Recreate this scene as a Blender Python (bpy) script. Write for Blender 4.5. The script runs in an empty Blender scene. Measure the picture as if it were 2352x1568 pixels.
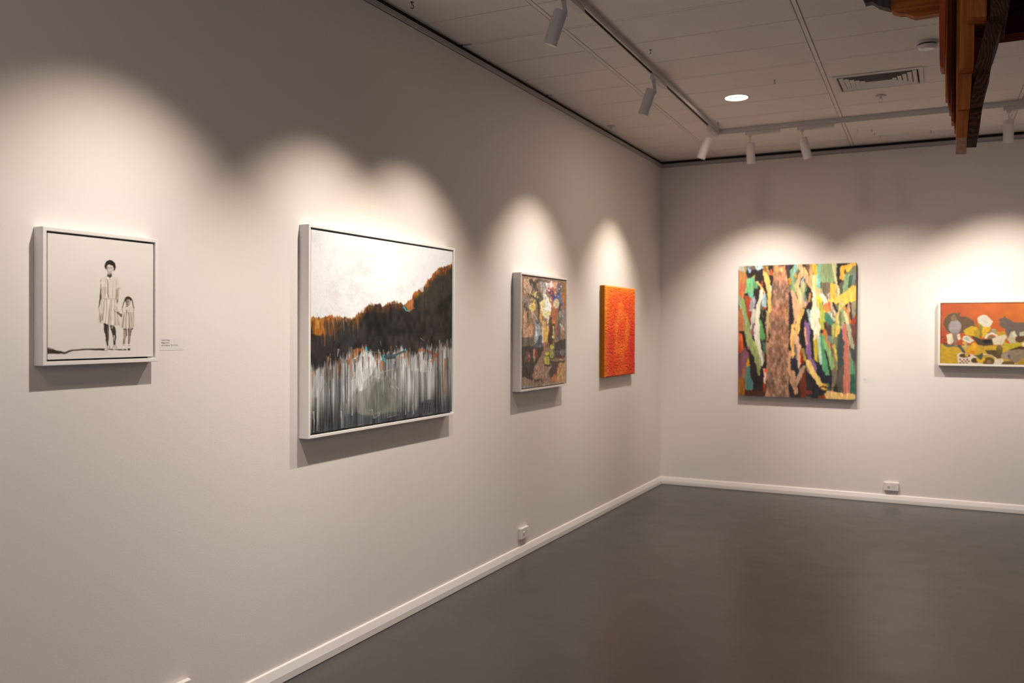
import bpy, bmesh, math, random
import numpy as np
from mathutils import Vector, Matrix

# ------------------------------------------------------------------ camera
SC = bpy.context.scene
COL = SC.collection
cam_data = bpy.data.cameras.new('camera')
cam = bpy.data.objects.new('camera', cam_data)
COL.objects.link(cam)
CAM_F_PX, YAW, PITCH, ROLL = 2019.83, 0.4642, -0.0070, 0.0037
CAM_POS = Vector((2.5083, -8.2231, 1.48))
cam_data.sensor_fit = 'HORIZONTAL'
cam_data.sensor_width = 36.0
cam_data.lens = CAM_F_PX * 36.0 / 2352
cam_data.shift_y = -13.51 / 2352
cam_data.clip_start = 0.05
_f = Vector((-math.sin(YAW) * math.cos(PITCH), math.cos(YAW) * math.cos(PITCH), math.sin(PITCH)))
_r = Vector((math.cos(YAW), math.sin(YAW), 0))
_u = _r.cross(_f)
_r2 = math.cos(ROLL) * _r + math.sin(ROLL) * _u
_u2 = -math.sin(ROLL) * _r + math.cos(ROLL) * _u
_m = Matrix((_r2, _u2, -_f)).transposed().to_4x4()
_m.translation = CAM_POS
cam.matrix_world = _m
cam_data.dof.use_dof = True
cam_data.dof.focus_distance = 3.7
cam_data.dof.aperture_fstop = 2.6
SC.camera = cam

# ------------------------------------------------------------------ world, light levels, exposure
SPOT_W = 120.0          # each track spotlight
FILL_W = 30.0           # added cool fill, shone in through an unseen window behind the camera
DOWN_W = 8.0           # each recessed downlight
SPOT_COL = (1.0, 0.90, 0.80)      # beam centre; the beam edge is warmer
SPOT_EDGE = (1.0, 0.80, 0.58)
world = bpy.data.worlds.new('world')
SC.world = world
world.use_nodes = True
world.node_tree.nodes['Background'].inputs[0].default_value = (0.55, 0.68, 0.9, 1)
world.node_tree.nodes['Background'].inputs[1].default_value = 0.5
SC.view_settings.view_transform = 'Standard'
SC.view_settings.look = 'None'
SC.view_settings.exposure = 0.0
SC.view_settings.gamma = 1.0
SC.view_settings.use_curve_mapping = False

H = 3.1                # ceiling height
RX, RY = 7.0, -12.0    # far extents of the room
fill_ld = bpy.data.lights.new('cool_fill', 'AREA')  # area light added outside the back wall as cool fill
fill_ld.shape = 'RECTANGLE'; fill_ld.size = 3.8; fill_ld.size_y = 2.2
fill_ld.energy = FILL_W; fill_ld.color = (0.66, 0.80, 1.0)
fill_o = bpy.data.objects.new('cool_fill', fill_ld); COL.objects.link(fill_o)
fill_o.location = (3.0, RY - 0.35, 1.35)
fill_o.rotation_euler = (math.radians(90), 0, 0)     # -Z looks along +Y

# ------------------------------------------------------------------ helpers
def lin(c):
    c = np.asarray(c, float) / 255.0
    return np.where(c <= 0.04045, c / 12.92, ((c + 0.055) / 1.055) ** 2.4)

def L3(r, g, b):
    return tuple(float(x) for x in lin((r, g, b)))

def setp(o, label=None, cat=None, group=None, kind=None):
    if label: o['label'] = label
    if cat: o['category'] = cat
    if group: o['group'] = group
    if kind: o['kind'] = kind
    return o

def empty(name, loc, rz=0.0, **k):
    o = bpy.data.objects.new(name, None)
    o.empty_display_size = 0.1
    COL.objects.link(o)
    o.location = loc
    o.rotation_euler = (0, 0, rz)
    return setp(o, **k)

def mesh_obj(name, bm, mat, parent=None, smooth=False, bevel=0.0, seg=2, **k):
    me = bpy.data.meshes.new(name)
    bmesh.ops.recalc_face_normals(bm, faces=bm.faces)
    bm.to_mesh(me); bm.free()
    o = bpy.data.objects.new(name, me)
    COL.objects.link(o)
    if mat: me.materials.append(mat)
    if parent: o.parent = parent
    if smooth:
        for p in me.polygons: p.use_smooth = True
    if bevel:
        md = o.modifiers.new('bevel', 'BEVEL'); md.width = bevel; md.segments = seg
        md.limit_method = 'ANGLE'; md.angle_limit = math.radians(40)
    return setp(o, **k)

def box(bm, x0, x1, y0, y1, z0, z1):
    v = [bm.verts.new(p) for p in ((x0,y0,z0),(x1,y0,z0),(x1,y1,z0),(x0,y1,z0),(x0,y0,z1),(x1,y0,z1),(x1,y1,z1),(x0,y1,z1))]
    for f in ((3,2,1,0),(4,5,6,7),(0,1,5,4),(1,2,6,5),(2,3,7,6),(3,0,4,7)):
        bm.faces.new([v[i] for i in f])
    return v

def lathe(bm, prof, n=32, M=None):
    rings = []
    for r, z in prof:
        if r < 1e-6:
            rings.append([bm.verts.new((0, 0, z))])
        else:
            rings.append([bm.verts.new((r*math.cos(2*math.pi*i/n), r*math.sin(2*math.pi*i/n), z)) for i in range(n)])
    for a, b in zip(rings, rings[1:]):
        for i in range(n):
            j = (i+1) % n
            if len(a) == 1 and len(b) == 1: continue
            if len(a) == 1: bm.faces.new((a[0], b[i], b[j]))
            elif len(b) == 1: bm.faces.new((a[i], a[j], b[0]))
            else: bm.faces.new((a[i], a[j], b[j], b[i]))
    if M is not None:
        bmesh.ops.transform(bm, matrix=M, verts=[v for r in rings for v in r])

def tube(bm, pts, r, n=8):
    pts = [Vector(p) for p in pts]
    rings = []
    up = Vector((0.3, 0.2, 1)).normalized()
    for i, p in enumerate(pts):
        t = (pts[min(i+1, len(pts)-1)] - pts[max(i-1, 0)]).normalized()
        a = t.cross(up if abs(t.dot(up)) < 0.95 else Vector((1, 0, 0))).normalized()
        b = t.cross(a)
        rings.append([bm.verts.new(p + r*(math.cos(2*math.pi*k/n)*a + math.sin(2*math.pi*k/n)*b)) for k in range(n)])
    for A, B in zip(rings, rings[1:]):
        for k in range(n):
            bm.faces.new((A[k], A[(k+1) % n], B[(k+1) % n], B[k]))
    bm.faces.new(rings[0][::-1]); bm.faces.new(rings[-1])

# ------------------------------------------------------------------ materials
def mat_new(name):
    m = bpy.data.materials.new(name); m.use_nodes = True
    nt = m.node_tree
    return m, nt, nt.nodes['Principled BSDF']

def mat(name, col, rough=0.5, metal=0.0, spec=0.5, var=0.0, vscale=8.0, bump=0.0, bscale=200.0, emis=None, estr=0.0):
    m, nt, b = mat_new(name)
    b.inputs['Base Color'].default_value = (*col, 1)
    b.inputs['Roughness'].default_value = rough
    b.inputs['Metallic'].default_value = metal
    b.inputs['Specular IOR Level'].default_value = spec
    tc = nt.nodes.new('ShaderNodeTexCoord')
    if var:
        n = nt.nodes.new('ShaderNodeTexNoise'); n.inputs['Scale'].default_value = vscale; n.inputs['Detail'].default_value = 4
        nt.links.new(tc.outputs['Object'], n.inputs['Vector'])
        mx = nt.nodes.new('ShaderNodeMix'); mx.data_type = 'RGBA'
        mx.inputs['A'].default_value = (*[c*(1-var) for c in col], 1)
        mx.inputs['B'].default_value = (*[min(1, c*(1+var)) for c in col], 1)
        nt.links.new(n.outputs['Fac'], mx.inputs['Factor'])
        nt.links.new(mx.outputs['Result'], b.inputs['Base Color'])
    if bump:
        n = nt.nodes.new('ShaderNodeTexNoise'); n.inputs['Scale'].default_value = bscale; n.inputs['Detail'].default_value = 3
        nt.links.new(tc.outputs['Object'], n.inputs['Vector'])
        bp = nt.nodes.new('ShaderNodeBump'); bp.inputs['Strength'].default_value = bump; bp.inputs['Distance'].default_value = 0.002
        nt.links.new(n.outputs['Fac'], bp.inputs['Height'])
        nt.links.new(bp.outputs['Normal'], b.inputs['Normal'])
    if emis:
        b.inputs['Emission Color'].default_value = (*emis, 1)
        b.inputs['Emission Strength'].default_value = estr
    return m

def mat_wood(name, dark, light, rough=0.55, along='Z', scale=1.0, rings=False, spec=0.12):
    m, nt, b = mat_new(name)
    b.inputs['Roughness'].default_value = rough
    b.inputs['Specular IOR Level'].default_value = spec
    tc = nt.nodes.new('ShaderNodeTexCoord')
    mp = nt.nodes.new('ShaderNodeMapping')
    sc = {'X': (3, 60, 60), 'Y': (60, 3, 60), 'Z': (60, 60, 3)}[along]
    mp.inputs['Scale'].default_value = tuple(scale*s for s in sc)
    nt.links.new(tc.outputs['Object'], mp.inputs['Vector'])
    n = nt.nodes.new('ShaderNodeTexNoise'); n.inputs['Scale'].default_value = 1.0; n.inputs['Detail'].default_value = 6
    nt.links.new(mp.outputs['Vector'], n.inputs['Vector'])
    cr = nt.nodes.new('ShaderNodeValToRGB')
    cr.color_ramp.elements[0].position = 0.3; cr.color_ramp.elements[0].color = (*dark, 1)
    cr.color_ramp.elements[1].position = 0.72; cr.color_ramp.elements[1].color = (*light, 1)
    src = n.outputs['Fac']
    if rings:
        w = nt.nodes.new('ShaderNodeTexWave'); w.wave_type = 'RINGS'; w.rings_direction = 'Y'
        w.inputs['Scale'].default_value = 34; w.inputs['Distortion'].default_value = 7; w.inputs['Detail'].default_value = 4; w.inputs['Detail Scale'].default_value = 1.6
        mp2 = nt.nodes.new('ShaderNodeMapping'); mp2.inputs['Location'].default_value = (-2.575, 0, -1.12)
        mp2.inputs['Scale'].default_value = (1.0, 1.0, 0.45)
        nt.links.new(tc.outputs['Object'], mp2.inputs['Vector']); nt.links.new(mp2.outputs['Vector'], w.inputs['Vector'])
        src = w.outputs['Fac']
    nt.links.new(src, cr.inputs['Fac'])
    nt.links.new(cr.outputs['Color'], b.inputs['Base Color'])
    bp = nt.nodes.new('ShaderNodeBump'); bp.inputs['Strength'].default_value = 0.25; bp.inputs['Distance'].default_value = 0.002
    nt.links.new(src, bp.inputs['Height']); nt.links.new(bp.outputs['Normal'], b.inputs['Normal'])
    return m

M_wall = mat('wall_paint', (0.76, 0.715, 0.685), rough=0.6, spec=0.25, var=0.012, vscale=1.5, bump=0.12, bscale=160)
M_ceil = mat('ceiling_tile_paint', (0.86, 0.80, 0.75), rough=0.85, spec=0.1, var=0.02, vscale=30, bump=0.15, bscale=350)
M_grid = mat('ceiling_grid_paint', (0.84, 0.78, 0.73), rough=0.6, spec=0.3)
M_void = mat('ceiling_void', (0.10, 0.09, 0.08), rough=0.9)
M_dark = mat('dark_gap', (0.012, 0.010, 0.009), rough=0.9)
M_trim = mat('trim_grey', (0.40, 0.375, 0.36), rough=0.45)
M_base = mat('baseboard_paint', (0.80, 0.765, 0.74), rough=0.35, var=0.02, vscale=3)
M_white = mat('white_powder_coat', (0.60, 0.56, 0.54), rough=0.4)
M_plastic = mat('white_plastic', (0.78, 0.74, 0.70), rough=0.3)
M_slot = mat('dark_slot', (0.02, 0.018, 0.016), rough=0.6)
M_chrome = mat('brushed_metal', (0.55, 0.53, 0.5), rough=0.3, metal=1.0)
M_hook = mat('hook_metal', (0.16, 0.13, 0.10), rough=0.5, metal=0.6)
M_frame_w = mat('white_lacquered_frame', (0.80, 0.765, 0.735), rough=0.35, bump=0.05)
M_frame_s = mat('pale_grey_frame', (0.68, 0.64, 0.60), rough=0.4, bump=0.1, bscale=90)
M_frame_c = mat('cream_frame', (0.80, 0.74, 0.65), rough=0.4)
M_backing = mat('frame_backing', (0.05, 0.045, 0.04), rough=0.8)
M_lens = mat('spot_lens', (0.9, 0.9, 0.85), rough=0.2, emis=(1.0, 0.88, 0.74), estr=1.2)
M_down = mat('downlight_diffuser', (0.9, 0.9, 0.9), rough=0.3, emis=(1.0, 0.93, 0.86), estr=14.0)
M_text = mat('label_ink', (0.16, 0.135, 0.12), rough=0.6)
M_card = mat('label_card', (0.74, 0.715, 0.70), rough=0.35)
M_wood = mat_wood('orange_pine', L3(150, 82, 34), L3(205, 124, 62))
M_wood_x = mat_wood('orange_pine_beam', L3(140, 76, 32), L3(196, 118, 56), along='X')
M_wood_red = mat_wood('red_pine', L3(140, 62, 32), L3(190, 92, 50))
M_endgrain = mat_wood('dark_end_grain', L3(66, 42, 33), L3(86, 58, 47), rough=0.85, rings=True)
M_slab = mat_wood('dark_stained_timber', L3(34, 12, 9), L3(46, 18, 13), along='X', rough=0.95, spec=0.0)
M_strip = mat_wood('red_brown_edge', L3(78, 34, 21), L3(96, 44, 28), along='X', rough=0.9, spec=0.0)
M_weather = mat_wood('weathered_grey_timber', L3(58, 50, 54), L3(92, 80, 82))

def mat_floor():
    m, nt, b = mat_new('grey_floor_paint')
    tc = nt.nodes.new('ShaderNodeTexCoord')
    n = nt.nodes.new('ShaderNodeTexNoise'); n.inputs['Scale'].default_value = 1.3; n.inputs['Detail'].default_value = 5
    nt.links.new(tc.outputs['Object'], n.inputs['Vector'])
    cr = nt.nodes.new('ShaderNodeValToRGB')
    cr.color_ramp.elements[0].position = 0.3; cr.color_ramp.elements[0].color = (0.038, 0.038, 0.040, 1)
    cr.color_ramp.elements[1].position = 0.75; cr.color_ramp.elements[1].color = (0.047, 0.046, 0.048, 1)
    nt.links.new(n.outputs['Fac'], cr.inputs['Fac']); nt.links.new(cr.outputs['Color'], b.inputs['Base Color'])
    n2 = nt.nodes.new('ShaderNodeTexNoise'); n2.inputs['Scale'].default_value = 5; n2.inputs['Detail'].default_value = 6
    nt.links.new(tc.outputs['Object'], n2.inputs['Vector'])
    mr = nt.nodes.new('ShaderNodeMapRange'); mr.inputs['To Min'].default_value = 0.28; mr.inputs['To Max'].default_value = 0.40
    nt.links.new(n2.outputs['Fac'], mr.inputs['Value']); nt.links.new(mr.outputs['Result'], b.inputs['Roughness'])
    b.inputs['Specular IOR Level'].default_value = 0.6
    n3 = nt.nodes.new('ShaderNodeTexNoise'); n3.inputs['Scale'].default_value = 9; n3.inputs['Detail'].default_value = 3
    nt.links.new(tc.outputs['Object'], n3.inputs['Vector'])
    bp = nt.nodes.new('ShaderNodeBump'); bp.inputs['Strength'].default_value = 0.10; bp.inputs['Distance'].default_value = 0.01
    nt.links.new(n3.outputs['Fac'], bp.inputs['Height']); nt.links.new(bp.outputs['Normal'], b.inputs['Normal'])
    return m
M_floor = mat_floor()

# ------------------------------------------------------------------ room shell
def struct(name, bm, m, parent=None, **k):
    return mesh_obj(name, bm, m, parent, kind=None if parent else 'structure', **k)

bm = bmesh.new(); box(bm, -0.2, RX+0.2, RY-0.2, 0.2, -0.2, 0.0); struct('floor', bm, M_floor)
WT = 3.038             # top of the plastered wall face, the shadow gap is above
bm = bmesh.new(); box(bm, -0.2, 0.0, RY-0.2, 0.2, 0.0, WT); struct('wall_left', bm, M_wall)
bm = bmesh.new(); box(bm, 0.0, RX+0.2, 0.0, 0.2, 0.0, WT); struct('wall_far', bm, M_wall)
bm = bmesh.new(); box(bm, RX, RX+0.2, RY-0.2, 0.0, 0.0, H); struct('wall_right', bm, M_wall)
bm = bmesh.new()       # wall behind the camera, with an opening added to let the cool fill in
wx0, wx1, wz0, wz1 = 1.1, 4.9, 0.25, 2.45
box(bm, 0.0, wx0, RY-0.2, RY, 0, H); box(bm, wx1, RX, RY-0.2, RY, 0, H)
box(bm, wx0, wx1, RY-0.2, RY, 0, wz0); box(bm, wx0, wx1, RY-0.2, RY, wz1, H)
struct('wall_back', bm, M_wall)
bm = bmesh.new()
for x in (wx0, 2.34, 3.61, wx1-0.05): box(bm, x, x+0.05, RY-0.14, RY-0.08, wz0, wz1)
for z in (wz0, wz1-0.05): box(bm, wx0, wx1, RY-0.135, RY-0.085, z, z+0.05)
struct('added_window', bm, M_trim)  # frame of the unseen window added around the fill opening

# shadow-gap trim round the ceiling: grey channel, with a dark recess above it
bm = bmesh.new(); box(bm, -0.2, 0.005, RY, 0.0, WT+0.004, 3.073); struct('trim_1', bm, M_trim, bevel=0.004)
bm = bmesh.new(); box(bm, 0.0, RX, -0.005, 0.2, WT+0.004, 3.073); struct('trim_2', bm, M_trim, bevel=0.004)
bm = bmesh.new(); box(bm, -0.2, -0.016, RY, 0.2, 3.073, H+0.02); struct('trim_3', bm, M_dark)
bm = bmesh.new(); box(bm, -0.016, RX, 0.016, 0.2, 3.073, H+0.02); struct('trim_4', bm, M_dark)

# baseboards: vertical foot, sloped upper face, thin flat top
PROF = [(0.0, 0.002), (0.019, 0.002), (0.019, 0.032), (0.010, 0.066), (0.006, 0.070), (0.0, 0.070)]
def baseboard(name, a, b, into):
    bm = bmesh.new(); rings = []
    for p in (a, b):
        rings.append([bm.verts.new((p[0]+into[0]*d, p[1]+into[1]*d, z)) for d, z in PROF])
    n = len(PROF)
    for i in range(n): bm.faces.new((rings[0][i], rings[0][(i+1) % n], rings[1][(i+1) % n], rings[1][i]))
    bm.faces.new(rings[0][::-1]); bm.faces.new(rings[1])
    struct(name, bm, M_base, bevel=0.0015)
baseboard('baseboard_left', (0, RY), (0, 0), (1, 0))
baseboard('baseboard_far', (0, 0), (RX, 0), (0, -1))

# ceiling: scored 1190 mm tiles in a tee-bar grid (the grid runs very slightly off the left wall)
SK = 0.0225
def skx(x, y): return x + SK * (-y)
bm = bmesh.new()
XL = [-0.66 + 1.19*i for i in range(9)]
XL = [0.535 + 1.18*(i-1) for i in range(8)]
YL = [-0.29 - 1.1865*j for j in range(-1, 11)]
g = 0.004
def quadbox(bm, x0, x1, y0, y1, z0, z1):
    P = [(skx(x0,y0),y0),(skx(x1,y0),y0),(skx(x1,y1),y1),(skx(x0,y1),y1)]
    lo = [bm.verts.new((max(-0.012, min(RX, p[0])), p[1], z0)) for p in P]; hi = [bm.verts.new((max(-0.012, min(RX, p[0])), p[1], z1)) for p in P]
    bm.faces.new(lo[::-1]); bm.faces.new(hi)
    for i in range(4): bm.faces.new((lo[i], lo[(i+1) % 4], hi[(i+1) % 4], hi[i]))
for i in range(len(XL)-1):
    for j in range(len(YL)-1):
        ya, yb = YL[j], YL[j+1]
        for k in range(3):
            y1 = ya - (ya-yb)*k/3; y0 = ya - (ya-yb)*(k+1)/3
            t1 = 0.0155 if k == 0 else 0.0032; t0 = 0.0155 if k == 2 else 0.0032
            y1 -= t1; y0 += t0
            y1 = min(y1, 0.012); y0 = min(y0, 0.012)
            if y1 - y0 < 0.01 or y0 < RY-0.05 or XL[i]+0.9 > RX+1.0: continue
            quadbox(bm, XL[i]+0.0155, XL[i+1]-0.0155, y0, y1, H, H+0.012)
struct('ceiling', bm, M_ceil)
ceil_o = bpy.data.objects['ceiling']
bm = bmesh.new(); box(bm, -0.2, RX+0.2, RY-0.2, 0.2, H+0.02, H+0.1)
mesh_obj('ceiling_void', bm, M_void, ceil_o)
bm = bmesh.new()
for x in XL:
    if 0.2 < x < RX-0.3: quadbox(bm, x-0.0105, x+0.0105, RY, 0.012, H-0.001, H+0.02)
for y in YL:
    if RY < y < 0: quadbox(bm, -0.03, RX-0.3, y-0.0105, y+0.0105, H+0.0005, H+0.02)
mesh_obj('ceiling_grid', bm, M_grid, ceil_o)

# ------------------------------------------------------------------ wall-hung things: local X along the wall (right in view), Z up, -Y out of the wall
def on_left(name, yc, z, **k): return empty(name, (0, yc, z), math.pi/2, **k)
def on_far(name, xc, z, **k): return empty(name, (xc, 0, z), 0.0, **k)

def frame_mesh(w, h, fw, d, back=0.001):
    bm = bmesh.new()
    def ring(x, z0, z1, y): return [bm.verts.new((a, y, b)) for a, b in ((-x, z0), (x, z0), (x, z1), (-x, z1))]
    of = ring(w/2, 0, h, -d); inf = ring(w/2-fw, fw, h-fw, -d)
    ob = ring(w/2, 0, h, -back); inb = ring(w/2-fw, fw, h-fw, -back)
    for i in range(4):
        j = (i+1) % 4
        bm.faces.new((of[i], of[j], inf[j], inf[i])); bm.faces.new((ob[i], inb[i], inb[j], ob[j]))
        bm.faces.new((of[i], ob[i], ob[j], of[j])); bm.faces.new((inf[i], inf[j], inb[j], inb[i]))
    return bm

# ---- painting toolkit: an artwork is painted into an array and becomes the point colours of a fine canvas mesh
RNG = np.random.default_rng(7)
def vnoise(h, w, cy, cx, seed):
    r = np.random.default_rng(seed)
    ny, nx = max(2, int(h/cy)+3), max(2, int(w/cx)+3)
    gsrc = r.random((ny, nx))
    yy = np.arange(h)/cy; xx = np.arange(w)/cx
    y0 = yy.astype(int); x0 = xx.astype(int)
    fy = yy-y0; fx = xx-x0
    fy = (fy*fy*(3-2*fy))[:, None]; fx = (fx*fx*(3-2*fx))[None, :]
    a = gsrc[np.ix_(y0, x0)]; b = gsrc[np.ix_(y0, x0+1)]; c = gsrc[np.ix_(y0+1, x0)]; d = gsrc[np.ix_(y0+1, x0+1)]
    return (a*(1-fx)+b*fx)*(1-fy)+(c*(1-fx)+d*fx)*fy

def homog(src, dst):
    A = []; bb = []
    for (x, y), (u, v) in zip(src, dst):
        A.append([x, y, 1, 0, 0, 0, -u*x, -u*y]); bb.append(u)
        A.append([0, 0, 0, x, y, 1, -v*x, -v*y]); bb.append(v)
    h = np.linalg.solve(np.array(A, float), np.array(bb, float))
    return np.append(h, 1).reshape(3, 3)

class Paint:
    """Canvas array; coordinates are sketch coordinates squared up by a homography to the canvas."""
    def __init__(s, w, h, base, sketch, u1=1.0, warp=3.0, cell=14, seed=1):
        s.w, s.h = w, h
        s.a = np.empty((h, w, 3)); s.a[:] = base
        s.H = homog(sketch, [(0, 0), (w*u1, 0), (0, h), (w*u1, h)])
        s.yy, s.xx = np.mgrid[0:h, 0:w].astype(float)
        s.wx = s.xx + warp*2*(vnoise(h, w, cell, cell, seed)-0.5) + warp*(vnoise(h, w, 4, 4, seed+5)-0.5)
        s.wy = s.yy + warp*2*(vnoise(h, w, cell, cell, seed+1)-0.5)
        s.org = (0.0, 0.0, 1.0); s.wk = 1.0
        s.n = 0; s.seed = seed
        s.streak = vnoise(h, w, 22, 2.2, seed+9) - 0.5
    def frm(s, ox, oy, sc): s.org = (ox, oy, sc); return s
    def T(s, pts):
        ox, oy, sc = s.org
        p = np.array(pts, float).reshape(-1, 2)/sc + (ox, oy)
        q = np.c_[p, np.ones(len(p))] @ s.H.T
        return q[:, :2]/q[:, 2:]
    def scale(s, pts):
        p = np.array(pts, float).reshape(-1, 2); c = p.mean(0)
        q = s.T([c, c+(10, 0), c+(0, 10)])
        return 0.5*(np.hypot(*(q[1]-q[0]))+np.hypot(*(q[2]-q[0])))/10
    def put(s, m, col, sub, vary):
        s.n += 1
        col = np.array(col, float)
        if vary:
            t = s.streak[sub]*vary
            c = np.clip(col[None, None]*(1+t[..., None]), 0, 255)
        else:
            c = col[None, None]
        s.a[sub] = s.a[sub]*(1-m[..., None]) + c*m[..., None]
    def bbox(s, q, pad):
        x0 = int(max(0, q[:, 0].min()-pad)); x1 = int(min(s.w, q[:, 0].max()+pad+1))
        y0 = int(max(0, q[:, 1].min()-pad)); y1 = int(min(s.h, q[:, 1].max()+pad+1))
        return None if x1 <= x0 or y1 <= y0 else (slice(y0, y1), slice(x0, x1))
    def P(s, col, pts, soft=0.8, vary=0.3, al=1.0):
        q = s.T(pts); c0 = q.mean(0); q = c0 + (q-c0)*(1+(s.wk-1)*0.45); sub = s.bbox(q, 6)
        if sub is None: return
        m = np.zeros(s.wx[sub].shape); n = len(q)
        offs = [(0, 0)] if soft <= 0.5 else [(-.5*soft, -.3*soft), (.5*soft, -.5*soft), (.3*soft, .5*soft), (-.4*soft, .4*soft), (0, 0)]
        for ox, oy in offs:
            X = s.wx[sub]+ox; Y = s.wy[sub]+oy
            ins = np.zeros(X.shape, bool)
            for i in range(n):
                xa, ya = q[i]; xb, yb = q[(i+1) % n]
                if ya == yb: continue
                c = ((ya > Y) != (yb > Y)) & (X < (xb-xa)*(Y-ya)/(yb-ya)+xa)
                ins ^= c
            m += ins
        s.put(m/len(offs)*al, col, sub, vary)
    def S(s, col, pts, w, w2=None, vary=0.35, al=1.0, soft=1.0):
        q = s.T(pts); k = s.scale(pts)
        k *= s.wk; r0 = 0.5*w*k; r1 = 0.5*(w2 if w2 is not None else w)*k
        sub = s.bbox(q, max(r0, r1)+6)
        if sub is None: return
        kw = min(1.0, max(r0, r1)/9.0)
        X = s.xx[sub] + kw*(s.wx[sub]-s.xx[sub]); Y = s.yy[sub] + kw*(s.wy[sub]-s.yy[sub]); best = np.full(X.shape, 1e9)
        seg = np.hypot(*(np.diff(q, axis=0).T)); cum = np.r_[0, np.cumsum(seg)]; tot = max(cum[-1], 1e-6)
        for i in range(len(q)-1):
            d = q[i+1]-q[i]; L = max(d@d, 1e-9)
            t = np.clip(((X-q[i, 0])*d[0]+(Y-q[i, 1])*d[1])/L, 0, 1)
            dist = np.hypot(X-q[i, 0]-t*d[0], Y-q[i, 1]-t*d[1])
            r = r0+(r1-r0)*(cum[i]+t*seg[i])/tot
            best = np.minimum(best, dist-r)
        s.put(np.clip(0.5-best/soft, 0, 1)*al, col, sub, vary)
    def E(s, col, cx, cy, rx, ry, vary=0.3, al=1.0, soft=0.8):
        t = np.linspace(0, 2*np.pi, 22)[:-1]
        s.P(col, np.c_[cx+rx*np.cos(t), cy+ry*np.sin(t)], soft, vary, al)

def smear(p, ax, ay, cx, cy, seed):
    """bristle marks: pull the paint about by fine noise"""
    dx = ax*2*(vnoise(p.h, p.w, cy, cx, seed)-0.5) + ax*(vnoise(p.h, p.w, 1.6, 1.6, seed+1)-0.5)
    dy = ay*2*(vnoise(p.h, p.w, cy, cx, seed+2)-0.5) + ay*(vnoise(p.h, p.w, 1.6, 1.6, seed+3)-0.5)
    X = np.clip(np.rint(p.xx+dx), 0, p.w-1).astype(int); Y = np.clip(np.rint(p.yy+dy), 0, p.h-1).astype(int)
    p.a = p.a[Y, X]

def soften(p, n=1):
    for _ in range(n):
        for ax in (0, 1):
            q = np.concatenate([p.a.take([0], ax), p.a, p.a.take([-1], ax)], ax)
            k = p.a.shape[ax]
            p.a = 0.25*q.take(range(0, k), ax) + 0.5*p.a + 0.25*q.take(range(2, k+2), ax)

def mottle(p, amt, cy, cx, seed):
    p.a = np.clip(p.a*(1+amt*(vnoise(p.h, p.w, cy, cx, seed)-0.5)+0.6*amt*(vnoise(p.h, p.w, cy/2.5, cx/2.5, seed+1)-0.5))[..., None], 0, 255)

def canvas_mesh(name, w, h, d, inset, z0, art, side, material, parent, relief=None, label=None):
    """Stretched canvas w x h, front at depth d, back near the wall; art is an sRGB array."""
    ny, nx = art.shape[:2]
    X = np.linspace(-w/2, w/2, nx); Z = np.linspace(z0+h, z0, ny)
    V = np.zeros((ny, nx, 3)); V[..., 0] = X[None]; V[..., 2] = Z[:, None]; V[..., 1] = -d
    if relief is not None: V[..., 1] -= relief
    idx = np.arange(ny*nx).reshape(ny, nx)
    q = np.stack([idx[:-1, :-1], idx[1:, :-1], idx[1:, 1:], idx[:-1, 1:]], -1).reshape(-1, 4)
    loop = np.r_[idx[0, :-1], idx[:-1, -1], idx[-1, :0:-1], idx[:0:-1, 0]]
    verts = V.reshape(-1, 3)
    cols = np.ones((ny*nx, 4)); cols[:, :3] = lin(art.reshape(-1, 3))
    e = verts[loop].copy(); e[:, 1] = -d            # duplicated edge ring so that the side colour is crisp
    b = e.copy(); b[:, 1] = -inset
    n0 = len(verts); m = len(loop)
    verts = np.r_[verts, e, b]
    sc = np.ones((2*m, 4)); sc[:, :3] = lin(np.array(side, float))
    cols = np.r_[cols, sc]
    a = n0+np.arange(m); a2 = n0+(np.arange(m)+1) % m; c = a+m; c2 = a2+m
    q = np.r_[q, np.stack([a, a2, c2, c], -1)]
    if relief is not None:
        q = np.r_[q, np.stack([loop, np.roll(loop, -1), a2, a], -1)]
    me = bpy.data.meshes.new(name)
    me.vertices.add(len(verts)); me.vertices.foreach_set('co', verts.astype(np.float32).ravel())
    me.loops.add(q.size); me.loops.foreach_set('vertex_index', q.astype(np.int32).ravel())
    me.polygons.add(len(q)); me.polygons.foreach_set('loop_start', np.arange(0, q.size, 4, dtype=np.int32))
    me.update(calc_edges=True); me.validate()
    at = me.color_attributes.new('pigment', 'FLOAT_COLOR', 'POINT')
    at.data.foreach_set('color', cols.astype(np.float32).ravel())
    me.materials.append(material)
    o = bpy.data.objects.new(name, me); COL.objects.link(o); o.parent = parent
    return setp(o, label=label)

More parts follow.
